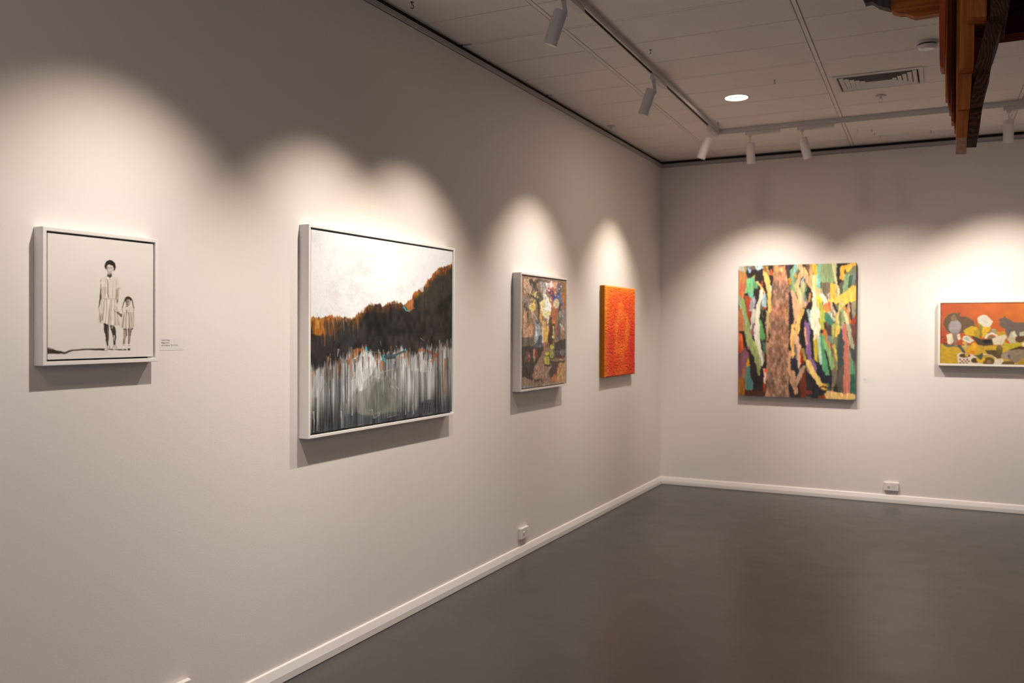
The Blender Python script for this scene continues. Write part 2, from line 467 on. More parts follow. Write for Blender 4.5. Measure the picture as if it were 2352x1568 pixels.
def mat_paint(name, gain=(1, 1, 1), rough=0.5, spec=0.3, bump=0.1, bscale=300, weave=False):
    m, nt, b = mat_new(name)
    a = nt.nodes.new('ShaderNodeAttribute'); a.attribute_name = 'pigment'
    mx = nt.nodes.new('ShaderNodeMix'); mx.data_type = 'RGBA'; mx.blend_type = 'MULTIPLY'
    mx.inputs['Factor'].default_value = 1.0
    mx.inputs['B'].default_value = (*gain, 1)
    nt.links.new(a.outputs['Color'], mx.inputs['A'])
    nt.links.new(mx.outputs['Result'], b.inputs['Base Color'])
    b.inputs['Roughness'].default_value = rough; b.inputs['Specular IOR Level'].default_value = spec
    tc = nt.nodes.new('ShaderNodeTexCoord')
    n = nt.nodes.new('ShaderNodeTexNoise'); n.inputs['Scale'].default_value = bscale; n.inputs['Detail'].default_value = 4
    nt.links.new(tc.outputs['Object'], n.inputs['Vector'])
    bp = nt.nodes.new('ShaderNodeBump'); bp.inputs['Strength'].default_value = bump; bp.inputs['Distance'].default_value = 0.002
    nt.links.new(n.outputs['Fac'], bp.inputs['Height']); nt.links.new(bp.outputs['Normal'], b.inputs['Normal'])
    return m

GAIN = (0.96, 1.0, 1.03)
# ---- 1: woman and girl, monochrome on cream, in a deep white floating frame
BG = (233, 220, 208)
p = Paint(352, 400, BG, [(109.3, 531.5), (356.6, 557.4), (107.4, 825.4), (354.9, 818.9)], warp=1.0, cell=10, seed=3)
p.a *= (1 + 0.02*(vnoise(400, 352, 60, 60, 4)-0.5))[..., None]
p.frm(40, 490, 3.563)
DK = (66, 54, 48)
p.P(DK, [(225,1085),(270,1098),(310,1118),(385,1130),(440,1110),(560,1102),(710,1104),(710,1120),(560,1113),(450,1120),(385,1146),(225,1142)], vary=.4)
p.P((150,135,122), [(225,1085),(262,1092),(300,1110),(262,1104),(225,1098)])
p.frm(200, 580, 6.531)
p.P(DK, [(230,1438),(300,1440),(400,1440),(540,1445),(600,1450),(600,1462),(500,1462),(440,1452),(380,1458),(330,1450),(230,1462)])
# woman: legs and feet
p.P(DK, [(255,1045),(328,1075),(331,1150),(329,1270),(326,1390),(302,1390),(277,1250),(260,1150)], vary=.5)
p.S((120,102,90), [(318,1120),(316,1360)], 10)
p.P(DK, [(348,1080),(418,1085),(437,1160),(441,1250),(434,1380),(404,1380),(400,1280),(373,1180)], vary=.5)
p.S((205,188,172), [(412,1240),(414,1320)], 18, 10); p.S((150,130,116), [(390,1100),(380,1120)], 26)
p.P((214,194,178), [(302,1385),(337,1385),(348,1420),(302,1466),(252,1464),(270,1432)]); p.S((120,100,88), [(335,1390),(347,1420),(310,1460)], 6); p.S((120,100,88), [(255,1465),(300,1468)], 6)
p.P((214,194,178), [(400,1378),(437,1378),(452,1432),(420,1452),(384,1448)]); p.S((110,92,80), [(437,1385),(452,1430)], 6); p.S((140,118,104), [(400,1395),(385,1445)], 5)
# arms
p.P((72,58,50), [(205,528),(221,528),(217,680),(192,775),(183,832),(177,800),(191,680)])
p.P((188,164,144), [(448,528),(498,525),(491,640),(472,750),(455,850),(428,850),(424,770),(440,680)], vary=.3)
p.S((120,100,86), [(470,700),(440,790),(450,840)], 18, 10); p.S((150,128,112), [(455,540),(462,660)], 12)
# skirt
p.P((226,208,190), [(216,680),(440,684),(470,790),(498,960),(512,1075),(480,1085),(400,1080),(330,1076),(270,1046),(164,1045),(176,930),(190,790)], vary=.12)
for a, b, w in (((235,690),(205,1030),14),((268,690),(232,1000),18),((300,690),(285,1030),14),((365,700),(325,1060),16),((382,700),(360,1070),8),((420,700),(430,1070),14),((456,800),(480,1075),10),((185,850),(205,1035),10)):
    p.S((176,152,132), [a, b], w, w*1.6, al=.75)
for a, b in (((250,690),(225,900)),((330,700),(300,1040)),((400,720),(392,1060)),((290,720),(262,1040))):
    p.S((244,232,218), [a, b], 14, 22, al=.8)
p.S((150,126,108), [(180,830),(205,1030)], 7); p.S((190,168,150), [(165,1045),(270,1048),(400,1082),(512,1076)], 5)
# blouse
p.P((226,206,190), [(214,372),(300,332),(345,362),(388,335),(470,362),(494,420),(506,520),(458,530),(445,470),(440,682),(218,675),(218,525),(194,525),(204,430)], vary=.12)
p.S((150,124,106), [(212,400),(213,520)], 16, 12, al=.8); p.S((240,228,214), [(225,440),(290,480)], 50, al=.7)
p.P((196,170,148), [(220,500),(300,495),(300,590),(270,665),(222,668)], al=.6)
p.S((104,86,74), [(318,375),(318,600),(330,660)], 6, 10); p.S((246,236,224), [(306,375),(303,600),(285,668)], 14)
for y in range(385, 600, 26): p.S((160,136,118), [(296,y),(316,y+8)], 5)
p.S((178,152,132), [(450,400),(440,680)], 10, al=.8); p.S((170,144,124), [(216,676),(440,683)], 7)
p.S((176,150,130), [(400,420),(395,650)], 12, al=.5); p.S((120,98,84), [(470,522),(506,518)], 8); p.S((140,116,100), [(196,526),(218,528)], 7)
p.P((238,224,208), [(296,335),(345,362),(330,400),(300,380)]); p.P((238,224,208), [(390,332),(348,362),(362,392),(400,372)])
p.S((160,136,118), [(300,378),(328,398),(345,366)], 4); p.S((170,146,128), [(350,368),(364,390),(400,370)], 4)
# neck, face, hair
p.P((84,68,58), [(312,300),(355,318),(388,305),(382,345),(346,362),(308,338)])
p.P((222,202,184), [(303,200),(320,165),(360,155),(395,175),(411,215),(403,256),(385,292),(355,320),(326,302),(311,262)], vary=.1)
p.P((178,154,134), [(303,200),(318,170),(322,260),(330,300),(312,262)]); p.P((120,98,84), [(318,295),(350,300),(388,288),(356,322)])
p.S((74,60,52), [(319,213),(337,212)], 7, 5); p.S((74,60,52), [(363,214),(382,216)], 7, 5)
p.S((90,74,64), [(314,202),(338,200)], 4); p.S((90,74,64), [(360,202),(388,206)], 4)
p.S((172,148,128), [(345,216),(340,246),(350,250)], 9, al=.8); p.P((176,152,132), [(304,205),(318,200),(322,255),(334,300),(312,264)], al=.7); p.S((150,126,108), [(322,254),(318,278)], 6, al=.7); p.S((150,126,108), [(366,252),(374,272)], 6, al=.7); p.S((104,84,72), [(330,266),(346,272),(360,266)], 6); p.S((226,212,198), [(336,264),(354,264)], 5); p.P((150,126,108), [(318,282),(348,292),(384,276),(378,298),(350,312),(326,302)], al=.8); p.S((112,92,80), [(334,283),(354,283)], 4, al=.7); p.E((206,184,166), 385, 236, 14, 22, al=.5)
p.P((48,38,34), [(283,152),(300,112),(345,92),(395,104),(432,145),(441,200),(432,240),(405,258),(411,215),(395,176),(345,158),(316,176),(303,210),(300,246),(280,215),(274,182)], vary=.5)
# girl
p.P((168,142,122), [(550,1128),(606,1132),(606,1240),(587,1290),(577,1372),(549,1372),(554,1280)], vary=.3); p.S((84,68,58), [(600,1140),(604,1240)], 12); p.S((100,82,70), [(556,1290),(552,1370)], 10); p.S((90,74,64),[(560,1140),(600,1150)],14)
p.P((160,136,116), [(624,1132),(686,1132),(666,1250),(655,1372),(629,1372),(631,1260)], vary=.3); p.S((84,68,58), [(632,1140),(636,1250),(632,1370)], 12); p.S((96,78,66), [(670,1140),(662,1240)], 10)
p.P((236,224,212), [(545,1370),(580,1370),(574,1430),(540,1430)]); p.P((236,224,212), [(622,1370),(660,1370),(660,1425),(620,1425)]); p.S((130,110,96), [(545,1390),(580,1390)], 6); p.S((110,92,80), [(622,1392),(660,1394)], 7)
p.P((130,110,96), [(514,1442),(575,1435),(570,1466),(520,1462)]); p.P((72,58,50), [(614,1440),(660,1430),(657,1464),(616,1464)]); p.P((220,204,190), [(520,1440),(570,1432),(560,1450)])
p.P((118,98,84), [(540,905),(531,958),(508,948),(452,885),(470,868),(526,912)], vary=.3)
p.P((186,162,142), [(700,870),(723,880),(716,1100),(702,1100)])
p.P((224,205,187), [(530,812),(592,794),(682,800),(738,842),(722,880),(696,892),(545,890),(520,840)], vary=.12)
p.P((222,202,184), [(545,888),(697,890),(722,1100),(702,1132),(620,1130),(514,1110),(530,1000)], vary=.12)
for a, b, w in (((570,900),(540,1110),16),((600,900),(592,1125),12),((640,900),(650,1125),16),((668,900),(690,1120),12),((690,900),(712,1100),8)):
    p.S((158,134,116), [a, b], w, w*1.5, al=.8)
p.S((242,230,216), [(620,910),(618,1120)], 18, 26, al=.8); p.S((160,136,118), [(545,890),(697,892)], 5); p.S((140,116,100), [(600,850),(606,885)], 12); p.S((170,146,128), [(535,820),(545,880)], 8); p.S((170,146,128), [(715,830),(705,880)], 8)
p.P((96,78,66), [(672,1130),(706,1126),(696,1150),(676,1146)])
p.P((150,128,112), [(585,690),(640,678),(670,710),(657,770),(626,797),(598,778),(583,735)], vary=.2); p.P((190,166,146), [(640,690),(668,712),(655,768),(636,780)])
p.S((60,48,42), [(594,722),(608,724)], 7); p.S((60,48,42), [(624,722),(638,724)], 7); p.S((70,56,48), [(606,768),(626,768)], 6); p.S((90,72,62), [(614,725),(610,748)], 5); p.S((74,60,52), [(598,795),(622,798)], 9)
p.P((58,46,40), [(575,702),(590,660),(630,641),(670,660),(686,690),(672,718),(650,684),(612,684),(588,732)], vary=.4)
p.S((62,50,44), [(582,690),(560,745),(541,812)], 12, 9); p.S((62,50,44), [(676,676),(697,720),(705,780),(716,822)], 14, 11)
p.P((216,196,178), [(410,832),(440,802),(462,812),(466,880),(440,886)]); p.S((130,108,94), [(410,835),(425,870),(465,885)], 6); p.S((140,118,102), [(440,803),(461,815),(460,850)], 5); p.S((150,128,112), [(430,840),(450,842)], 4)
lum = p.a @ np.array((.3, .59, .11)); t = lum[..., None]*np.array((1.06, .985, .93)); p.a = p.a*.8 + t*.2
p.a = np.where(lum[..., None] < 225, p.a + np.clip((lum-90)/140, 0, 1)[..., None]*(225-p.a)*0.28, p.a)
soften(p, 1)
M_p1 = mat_paint('monochrome_oil', GAIN, rough=0.55, bump=0.10, bscale=500)
r = on_left('framed_painting', -6.260, 1.3641, label='white framed painting of a woman holding a girl by the hand on plain cream', cat='painting', group='framed paintings')
W_, H_ = 0.433, 0.4237
mesh_obj('frame', frame_mesh(W_, H_, 0.0125, 0.0441), M_frame_w, r, bevel=0.0012, label='deep white box frame')
canvas_mesh('canvas', W_-0.037, H_-0.037, 0.0395, 0.008, 0.0185, p.a, (226, 214, 203), M_p1, r, label='cream canvas with two figures and a thin dark shadow line')
bm = bmesh.new(); box(bm, -W_/2+0.013, W_/2-0.013, -0.006, -0.002, 0.013, H_-0.013); mesh_obj('backing_board', bm, M_backing, r)

# ---- 2: dark ridge between white sky and grey dripping water
w, h = 400, 520
p = Paint(w, h, (246, 241, 235), [(715.4, 522.7), (1042.4, 576.9), (716.5, 998), (1040.4, 948.6)], warp=3.0, cell=14, seed=21)
p.frm(660, 480, 2.529)
a = p.a
cl = vnoise(h, w, 70, 60, 31)*0.5 + vnoise(h, w, 23, 19, 32)*0.3 + vnoise(h, w, 7, 5, 33)*0.2
a *= (1 - 0.22*np.clip(cl-0.5, 0, 1))[..., None]
def curve(pts):
    q = p.T(pts); o = np.argsort(q[:, 0]); return np.interp(np.arange(w), q[o, 0], q[o, 1])
top = curve([(140,640),(170,636),(200,640),(225,628),(260,622),(300,625),(340,622),(380,640),(430,606),(455,575),(475,556),(500,545),(530,552),(555,570),(580,555),(610,542),(640,536),(665,548),(682,566),(700,545),(730,520),(740,490),(770,470),(800,450),(825,415),(850,382),(880,350),(910,340),(940,325),(967,318)])
bot = curve([(140,905),(180,915),(230,890),(280,880),(320,850),(360,850),(390,838),(440,806),(470,822),(520,832),(560,856),(600,842),(640,836),(700,812),(740,832),(790,824),(850,806),(900,812),(967,800)])
U = np.arange(w)
jit = 7*(vnoise(h, w, 8, 3, 40)-0.5) + 10*(vnoise(h, w, 30, 9, 41)-0.5)
jb = 20*(vnoise(h, w, 400, 3.0, 42)-0.5) + 22*(vnoise(h, w, 400, 11, 43)-0.5)
sm = lambda x, e0, e1: np.clip((x-e0)/(e1-e0), 0, 1)**2*(3-2*np.clip((x-e0)/(e1-e0), 0, 1))
dT = p.yy + jit - top[None]; dB = p.yy + jit + jb - bot[None]
st = vnoise(h, w, 130, 2.4, 50)*0.55 + vnoise(h, w, 60, 5, 51)*0.45
st2 = vnoise(h, w, 200, 9, 52)
un_ = p.xx/w; vn = p.yy/h
# water
g = 182 + 140*(st-0.5) + 70*(st2-0.5) + 60*(vnoise(h, w, 90, 1.3, 53)-0.5) - 85*sm(vn, .80, 1.0) - 10*sm(vn, 0.5, .6)
water = np.stack([g*1.0, g*0.985, g*0.955], -1)
m = sm(dB, -8, 14)
def mixm(mask, col): a[:] = a*(1-mask[..., None]) + np.asarray(col, float)*mask[..., None]
mixm(m, water)
p.P((222,219,213), [(390,870),(430,830),(520,840),(560,870),(520,920),(480,985),(420,1040),(385,1060),(380,960)], soft=4, vary=.35, al=.85)
p.P((232,229,224), [(420,860),(470,845),(515,860),(500,910),(430,950)], soft=3, vary=.25, al=.8)
p.P((205,202,196), [(690,840),(770,835),(830,850),(850,930),(800,960),(700,930),(660,890)], soft=4, vary=.4, al=.7)
p.P((196,194,190), [(146,930),(220,920),(225,1010),(190,1100),(150,1090)], soft=4, vary=.3, al=.6)
p.P((150,149,132), [(395,1080),(450,1050),(520,990),(590,970),(640,1010),(660,1100),(640,1200),(560,1220),(420,1200)], soft=5, vary=.3, al=.75)
p.P((108,112,100), [(480,1080),(540,1000),(600,975),(610,1080),(560,1180),(470,1190)], soft=5, vary=.3, al=.55)
p.S((214,206,186), [(400,1060),(470,1010),(540,955),(640,930)], 12, 5, al=.4, soft=4)
p.P((78,78,80), [(780,1130),(850,1110),(855,1185),(750,1200)], soft=4, vary=.5, al=.8)
p.P((70,78,86), [(380,1190),(480,1200),(700,1180),(960,1150),(960,1190),(140,1310),(140,1290)], soft=4, vary=.6, al=.55)
p.P((80,80,84), [(146,850),(230,860),(220,910),(150,945)], soft=4, vary=.4, al=.75)
for x0, y0, y1, c, wd in ((305,880,1230,(70,68,70),12),(330,900,1270,(214,211,206),7),(352,880,1200,(60,58,60),8),(212,930,1130,(220,217,210),7),(230,900,1010,(90,88,88),10),(255,1000,1290,(88,92,96),8),(380,960,1200,(226,222,216),9),(560,940,1080,(200,196,188),7),(640,930,1180,(104,104,98),8),(690,900,1200,(205,202,196),8),(735,900,1200,(196,194,188),8),(770,850,1100,(120,118,114),7),(880,830,1180,(70,62,60),12),(905,830,1180,(96,92,92),8),(935,870,1170,(86,88,92),12),(955,880,1170,(150,150,150),6),(180,1000,1290,(205,203,198),8),(160,1180,1300,(215,212,206),8),(320,1180,1275,(222,218,212),8),(520,1010,1120,(120,124,112),10)):
    p.S(c, [(x0,y0),(x0+3,(y0+y1)/2),(x0+1,y1)], wd, wd*.5, vary=.5, al=.75)
# dark mass
m = sm(dT, -3, 5)*(1-sm(dB, -8, 14))
dark = 38 + 34*(vnoise(h, w, 20, 8, 60)-0.5) + 26*(vnoise(h, w, 50, 30, 61)-0.5)
mixm(m, np.stack([dark*1.05, dark*.95, dark*.92], -1))
p.P((64,58,46), [(790,480),(850,400),(930,360),(965,370),(965,480),(880,560),(800,590),(750,600)], soft=5, vary=.5, al=.55)
p.P((52,56,56), [(300,690),(400,650),(430,740),(380,800),(300,780)], soft=5, vary=.4, al=.6)
p.P((66,60,58), [(150,740),(300,720),(300,830),(150,840)], soft=5, vary=.5, al=.6)
# orange fringe just under the skyline
fr = sm(dT, -5, 2)*(1-sm(dT, 4, 30))
lf = np.interp(un_, [0, .06, .12, .2, .28, .33, .36, .42, .47, .5, .53, .6, .64, .68, .74, .8, .9, 1], [1, 1, .85, .7, .75, .5, .4, .25, .5, .8, .35, .3, .75, 1, .8, .85, .85, .9])
om = np.clip(fr*lf*(-0.1+1.1*vnoise(h, w, 16, 4, 70)+0.8*vnoise(h, w, 12, 12, 75)), 0, 1)
oc = np.stack([182+50*(vnoise(h, w, 9, 5, 71)-0.5), 102+44*(vnoise(h, w, 9, 5, 72)-0.5), 38+24*(vnoise(h, w, 9, 5, 73)-0.5)], -1)
mixm(om, oc)
p.P((206,124,36), [(143,640),(200,642),(225,700),(200,735),(150,728)], soft=4, vary=.4, al=.85)
p.P((160,98,50), [(200,640),(300,628),(320,690),(250,740),(200,720)], soft=5, vary=.7, al=.5)
p.P((196,118,62), [(690,560),(735,520),(742,575),(715,600)], soft=4, vary=.3, al=.8)
p.P((222,212,205), [(775,470),(800,450),(800,478),(782,485)], soft=3, al=.9)
for x, y0, y1 in ((255,650,690),(292,636,668),(318,632,676),(331,645,705),(262,640,662),(346,640,664)): p.S((222,212,202), [(x,y0),(x+3,y1)], 6, 2, vary=1.2, al=.55, soft=2)
# lower fringe and drips of rust
for pts, wd, c in (([(400,830),(440,815)],24,(190,112,54)),([(385,850),(360,905)],22,(176,100,52)),([(310,880),(308,945)],16,(124,76,46)),([(240,860),(238,915)],12,(140,84,50)),([(650,850),(690,830),(685,870)],20,(190,120,80)),([(655,860),(655,900)],12,(186,120,90)),([(780,822),(830,830)],18,(190,104,60)),([(830,835),(870,850),(840,890)],18,(190,92,66)),([(875,850),(880,900)],14,(130,72,46)),([(922,880),(915,1080)],12,(170,96,44)),([(455,800),(448,812)],12,(180,60,60))):
    p.S(c, pts, wd*1.1, wd*.5, vary=.8, al=.7, soft=5)
rg = np.random.default_rng(9)
for i in range(130):
    x = rg.uniform(150, 955); yb = np.interp(x, [143,230,320,390,450,560,700,850,967], [915,885,848,838,805,852,812,805,800]) + rg.uniform(-40, 70)
    c = [(44,38,38),(44,38,38),(150,96,52),(120,84,58),(206,202,196),(96,96,96),(176,104,56),(60,56,58)][rg.integers(8)]
    p.S(c, [(x,yb),(x+rg.uniform(-3,3),yb+rg.uniform(20,110))], rg.uniform(4,13), 3, vary=.7, al=rg.uniform(.25,.65), soft=2)
p.P((208,128,40), [(143,640),(205,640),(225,700),(200,730),(150,725)], soft=5, vary=.5, al=.7)
for i in range(36):
    x = rg.uniform(146, 420); yb = rg.uniform(635, 690)
    p.S([(52,42,38),(120,76,44),(186,112,44),(70,56,50)][rg.integers(4)], [(x,yb),(x+rg.uniform(-3,3),yb+rg.uniform(30,120))], rg.uniform(5,14), 4, vary=.7, al=rg.uniform(.2,.55), soft=3)
# turquoise accents, white dashes
for pts in ([(682,570),(695,590),(712,592)], [(462,806),(466,830)], [(562,852),(568,880),(582,892)], [(690,822),(660,845),(632,862)]): p.S((50,176,186), pts, 11, 6, al=.9)
p.S((60,80,84), [(580,858),(640,850),(690,830)], 20, 8, al=.8); p.S((52,60,62), [(590,872),(630,866)], 16, al=.8)
for pts in ([(470,830),(520,834),(550,838)], [(590,836),(620,832)], [(545,770),(550,800)], [(640,800),(645,826)], [(780,755),(800,770)], [(890,770),(888,815)], [(915,780),(918,812)], [(955,760),(960,810)], [(480,552),(510,560)], [(590,552),(640,545)]): p.S((206,200,194), pts, 4, 2, vary=1.2, al=.5, soft=1.5)
for pts in ([(598,1050),(610,1030),(625,1048)], [(640,1040),(650,1052)], [(485,1175),(500,1170),(508,1220),(535,1205),(550,1175)], [(590,1215),(650,1200)], [(400,900),(440,930),(480,910)]): p.S((216,214,208), pts, 5, 2, vary=1.0, al=.55, soft=2)
for x in (790, 806, 820, 834): p.S((40,38,40), [(x,1135),(x-6,1195)], 5, 3)
p.S((150,196,214), [(178,600),(180,690)], 3, al=.6); p.S((190,206,216), [(196,575),(200,690)], 3, al=.5)
mottle(p, 0.03, 8, 3, 78)
M_p2 = mat_paint('landscape_acrylic', (0.80, 0.86, 0.93), rough=0.5, bump=0.25, bscale=160)
r = on_left('framed_painting', -4.6403, 1.0082, label='large square white framed abstract landscape with dark ridge and white sky', cat='painting', group='framed paintings')
W_, H_ = 1.2322, 0.9183
mesh_obj('frame', frame_mesh(W_, H_, 0.0125, 0.053), M_frame_w, r, bevel=0.0012, label='thin white tray frame')
canvas_mesh('canvas', W_-0.041, H_-0.041, 0.0475, 0.008, 0.0205, p.a, (225, 221, 215), M_p2, r, label='canvas with white sky, black ridge and grey drips')
bm = bmesh.new(); box(bm, -W_/2+0.013, W_/2-0.013, -0.006, -0.002, 0.013, H_-0.013); mesh_obj('backing_board', bm, M_backing, r)

# ---- 3: flowers in vases and pears
w, h = 240, 420
p = Paint(w, h, (152,117,94), [(1197.9, 627.1), (1302.9, 642), (1198.4, 894.9), (1301, 882)], warp=3.0, cell=8, seed=41)
P, S, E_ = p.P, p.S, p.E
p.frm(1190, 615, 10.817)
P((200,160,130), [(165,200),(430,220),(360,400),(350,560),(270,620),(150,560)]); P((150,126,112), [(150,690),(330,720),(310,1000),(150,1060)])
P((150,144,138), [(560,320),(740,280),(720,500),(700,700),(600,560)])
for pts, wd, c in (([(330,280),(420,350),(540,250)],100,(92,80,70)),([(430,400),(480,560),(570,690)],110,(88,78,68)),([(520,250),(720,300)],60,(96,84,72)),([(300,300),(380,480),(350,600)],36,(100,86,74)),([(240,390),(230,440),(270,600),(330,760)],18,(80,70,60)),([(160,480),(230,590),(280,640)],22,(96,82,70)),([(560,600),(620,760),(560,780)],60,(104,92,84)),([(350,650),(450,720),(520,850),(540,1100)],60,(72,74,60)),([(480,740),(540,760)],60,(70,72,60)),([(165,930),(260,1040)],56,(84,78,68)),([(170,880),(230,870)],40,(96,90,80)),([(250,1120),(290,1400)],64,(108,92,74)),([(520,1050),(520,1270)],40,(86,74,68)),([(330,640),(320,800)],16,(80,70,62))): S(c, pts, wd, wd*.7, vary=.7)
E_((232,206,130), 378, 950, 82, 110); E_((232,182,52), 375, 950, 46, 70); S((226,206,150), [(330,900),(300,980),(350,1080)], 30, vary=.4); S((226,190,80), [(420,820),(430,780)], 36)
for x, y, q in ((430,620,36),(440,690,26),(370,640,22),(470,570,22),(500,700,18),(350,780,24)): E_((206,184,106), x, y, q, q*1.2)
P((240,222,160), [(560,830),(680,760),(800,800),(852,1000),(822,1180),(750,1260),(620,1190),(580,1000)], vary=.25); P((246,238,214), [(650,650),(740,640),(800,800),(842,960),(760,1000),(680,840)], vary=.25)
P((236,210,140), [(570,850),(660,820),(640,960),(580,960)]); E_((250,244,226), 720, 1000, 60, 90); E_((250,246,230), 800, 950, 46, 110); E_((244,220,130), 780, 1110, 50, 60); E_((190,180,150), 660, 1020, 18, 26)
S((190,180,172), [(700,520),(640,640),(690,740)], 60, vary=.4); P((226,202,192), [(700,340),(860,300),(900,420),(820,560),(740,520)], vary=.4)
P((216,162,128), [(880,310),(1000,320),(985,490),(900,470)]); P((112,106,112), [(1000,330),(1120,420),(1140,580),(1010,570)], vary=.5)
for x, y, q in ((770,480,30),(800,420,18),(850,520,34),(950,520,22)): E_((196,84,74), x, y, q, q)
for x, y, q in ((740,380,18),(800,350,18),(820,410,20),(790,520,18),(740,500,16),(1090,430,18),(1040,500,16)): E_((240,228,222), x, y, q, q)
P((172,112,56), [(1130,400),(1240,290),(1225,1100),(1140,900)]); E_((204,112,40), 1150, 760, 46, 90)
E_((86,64,112), 860, 585, 78, 52); S((70,76,134), [(860,680),(950,745),(1000,700)], 90); S((92,112,168), [(1000,600),(1080,720),(1105,880)], 76); E_((70,84,140), 1030, 630, 46, 46)
E_((222,94,52), 848, 612, 32, 30); E_((152,72,112), 765, 668, 32, 26); E_((226,206,214), 945, 672, 16, 26); E_((226,150,90), 950, 580, 34, 26); E_((170,186,214), 1010, 690, 14, 36)
S((222,112,96), [(838,720),(860,900),(900,1000)], 62, 40); S((236,196,180), [(820,740),(840,800)], 34)
E_((206,172,132), 970, 880, 80, 130, vary=.5)
for x, y in ((950,830),(1000,850),(975,970),(930,900),(1000,780),(1010,900)): E_((240,226,206), x, y, 20, 24)
P((188,102,62), [(850,1000),(1012,980),(992,1230),(960,1380),(846,1350)], vary=.4); E_((222,130,50), 915, 1360, 34, 34)
S((84,78,78), [(1075,900),(1050,1080)], 70); P((150,140,130), [(1040,1070),(1210,1000),(1215,1568),(1020,1568)], vary=.5); P((118,108,102), [(1010,1220),(1090,1220),(1090,1568),(1000,1568)]); S((222,206,190), [(1070,1390),(1160,1540)], 26, 16); S((180,176,168), [(1060,1090),(1060,1200)], 30)
S((226,152,72), [(565,1050),(595,1330)], 52); S((226,206,172), [(770,1190),(750,1340)], 76, 50); S((206,152,116), [(190,1110),(190,1500)], 80); S((212,150,108), [(330,1420),(290,1568)], 90); S((170,140,120), [(360,1150),(420,1300)], 80); S((232,214,190), [(380,1080),(480,1260)], 16)
P((90,66,50), [(810,1210),(880,1220),(850,1360),(860,1568),(790,1568)]); P((84,60,46), [(860,1390),(930,1400),(930,1568),(860,1568)])
E_((112,114,122), 505, 1325, 74, 58); P((160,166,174), [(440,1370),(565,1370),(565,1568),(445,1568)]); E_((96,98,106), 520, 1355, 50, 26)
S((190,110,70), [(980,1390),(985,1568)], 40); S((220,180,120), [(640,1340),(640,1568)], 40); S((226,168,84), [(690,1350),(680,1568)], 50)
p.frm(1190, 750, 10.117)
P((196,146,113), [(110,0),(370,0),(345,240),(130,270)]); P((112,100,86), [(95,260),(390,240),(380,430),(140,480)], vary=.5)
P((72,62,60), [(95,470),(400,440),(640,460),(560,640),(480,800),(380,960),(340,1240),(130,1180)], vary=.7); P((96,84,78), [(150,600),(220,560),(220,760),(160,900)], vary=.6)
P((160,165,172), [(410,0),(545,0),(560,200),(580,400),(400,420)], vary=.3); P((76,84,102), [(480,240),(560,200),(572,380),(450,400)]); P((96,106,120), [(390,425),(600,420),(590,475),(390,485)]); S((198,202,208), [(440,10),(440,220)], 40); S((70,66,72), [(430,408),(600,405)], 22)
S((226,206,172), [(585,0),(598,380)], 40); P((230,172,84), [(610,0),(745,0),(700,380),(612,400)], vary=.35); E_((242,188,82), 660, 205, 38, 90); S((196,120,90), [(615,420),(690,390)], 50); P((180,112,86), [(590,470),(680,470),(660,560)])
P((84,60,46), [(745,0),(835,0),(855,300),(760,520),(690,440)], vary=.5); S((214,188,144), [(842,0),(842,190)], 34); E_((222,212,122), 830, 250, 30, 42); S((190,130,96), [(730,400),(735,470)], 34); S((150,78,52), [(935,0),(930,230)], 40); S((100,96,106), [(985,40),(970,320)], 60)
P((166,132,106), [(1000,0),(1135,0),(1115,270),(1030,290)], vary=.4); S((216,190,170), [(1040,0),(1100,90)], 26)
P((76,66,62), [(860,390),(1130,280),(1130,690),(960,760),(880,720)], vary=.6); E_((116,110,108), 1060, 610, 66, 80); E_((104,98,98), 935, 620, 34, 60)
P((166,127,107), [(560,690),(640,610),(650,860),(770,950),(740,1250),(360,1230),(390,960)], vary=.35); P((190,146,122), [(400,1080),(600,1040),(640,1200),(400,1200)], vary=.3, al=.6)
P((78,68,64), [(760,800),(985,840),(960,1000),(850,1190),(780,1240),(730,1100),(800,960)], vary=.9); S((142,78,62), [(950,900),(900,1100)], 50); P((160,130,112), [(660,1100),(740,1000),(720,1240),(660,1240)], vary=.6); E_((78,68,66), 790, 1100, 50, 90)
P((196,147,97), [(975,880),(1135,820),(1135,1340),(900,1300),(920,1110)], vary=.3); P((190,112,66), [(800,1190),(935,1100),(900,1290),(780,1300)]); S((110,60,52), [(960,720),(1090,730)], 40); S((70,74,60), [(970,820),(1085,830)], 26); S((196,176,150), [(980,780),(1080,790)], 24)
P((150,118,100), [(80,1210),(360,1250),(900,1300),(1100,1320),(900,1345),(80,1460)], vary=.4); S((140,136,132), [(140,1430),(420,1395)], 40); S((190,160,120), [(560,1380),(1080,1310)], 30, al=.7); S((96,72,60), [(400,1270),(560,1250)], 50)
S((82,70,60), [(95,60),(105,600),(130,1180)], 36); S((72,62,54), [(140,1130),(350,1225)], 60)
S((70,60,54), [(640,900),(760,920)], 44); S((84,70,64), [(770,760),(880,740)], 44)
E_((86,80,40), 692, 800, 80, 118); E_((188,178,62), 690, 800, 68, 108, vary=.3); E_((90,84,40), 692, 648, 60, 64); E_((216,202,60), 690, 640, 52, 56); S((110,102,56), [(650,700),(700,680),(740,670)], 14); S((150,146,60), [(632,680),(632,720)], 22)
E_((92,88,54), 812, 660, 58, 108); E_((168,163,80), 800, 650, 50, 98, vary=.3); E_((206,202,72), 800, 490, 38, 62)
E_((160,120,92), 392, 670, 34, 150); E_((150,54,44), 438, 640, 34, 110); S((196,150,110), [(395,540),(375,720)], 16); E_((126,76,66), 262, 720, 46, 130, vary=.6); E_((176,112,100), 270, 690, 18, 40)
g_ = (p.a @ np.array((.3, .59, .11)))[..., None]; p.a = p.a*.84 + g_*.16
smear(p, 1.7, 2.6, 2.6, 5, 55); mottle(p, 0.32, 7, 3, 56); soften(p, 1); mottle(p, 0.25, 3, 2, 58)
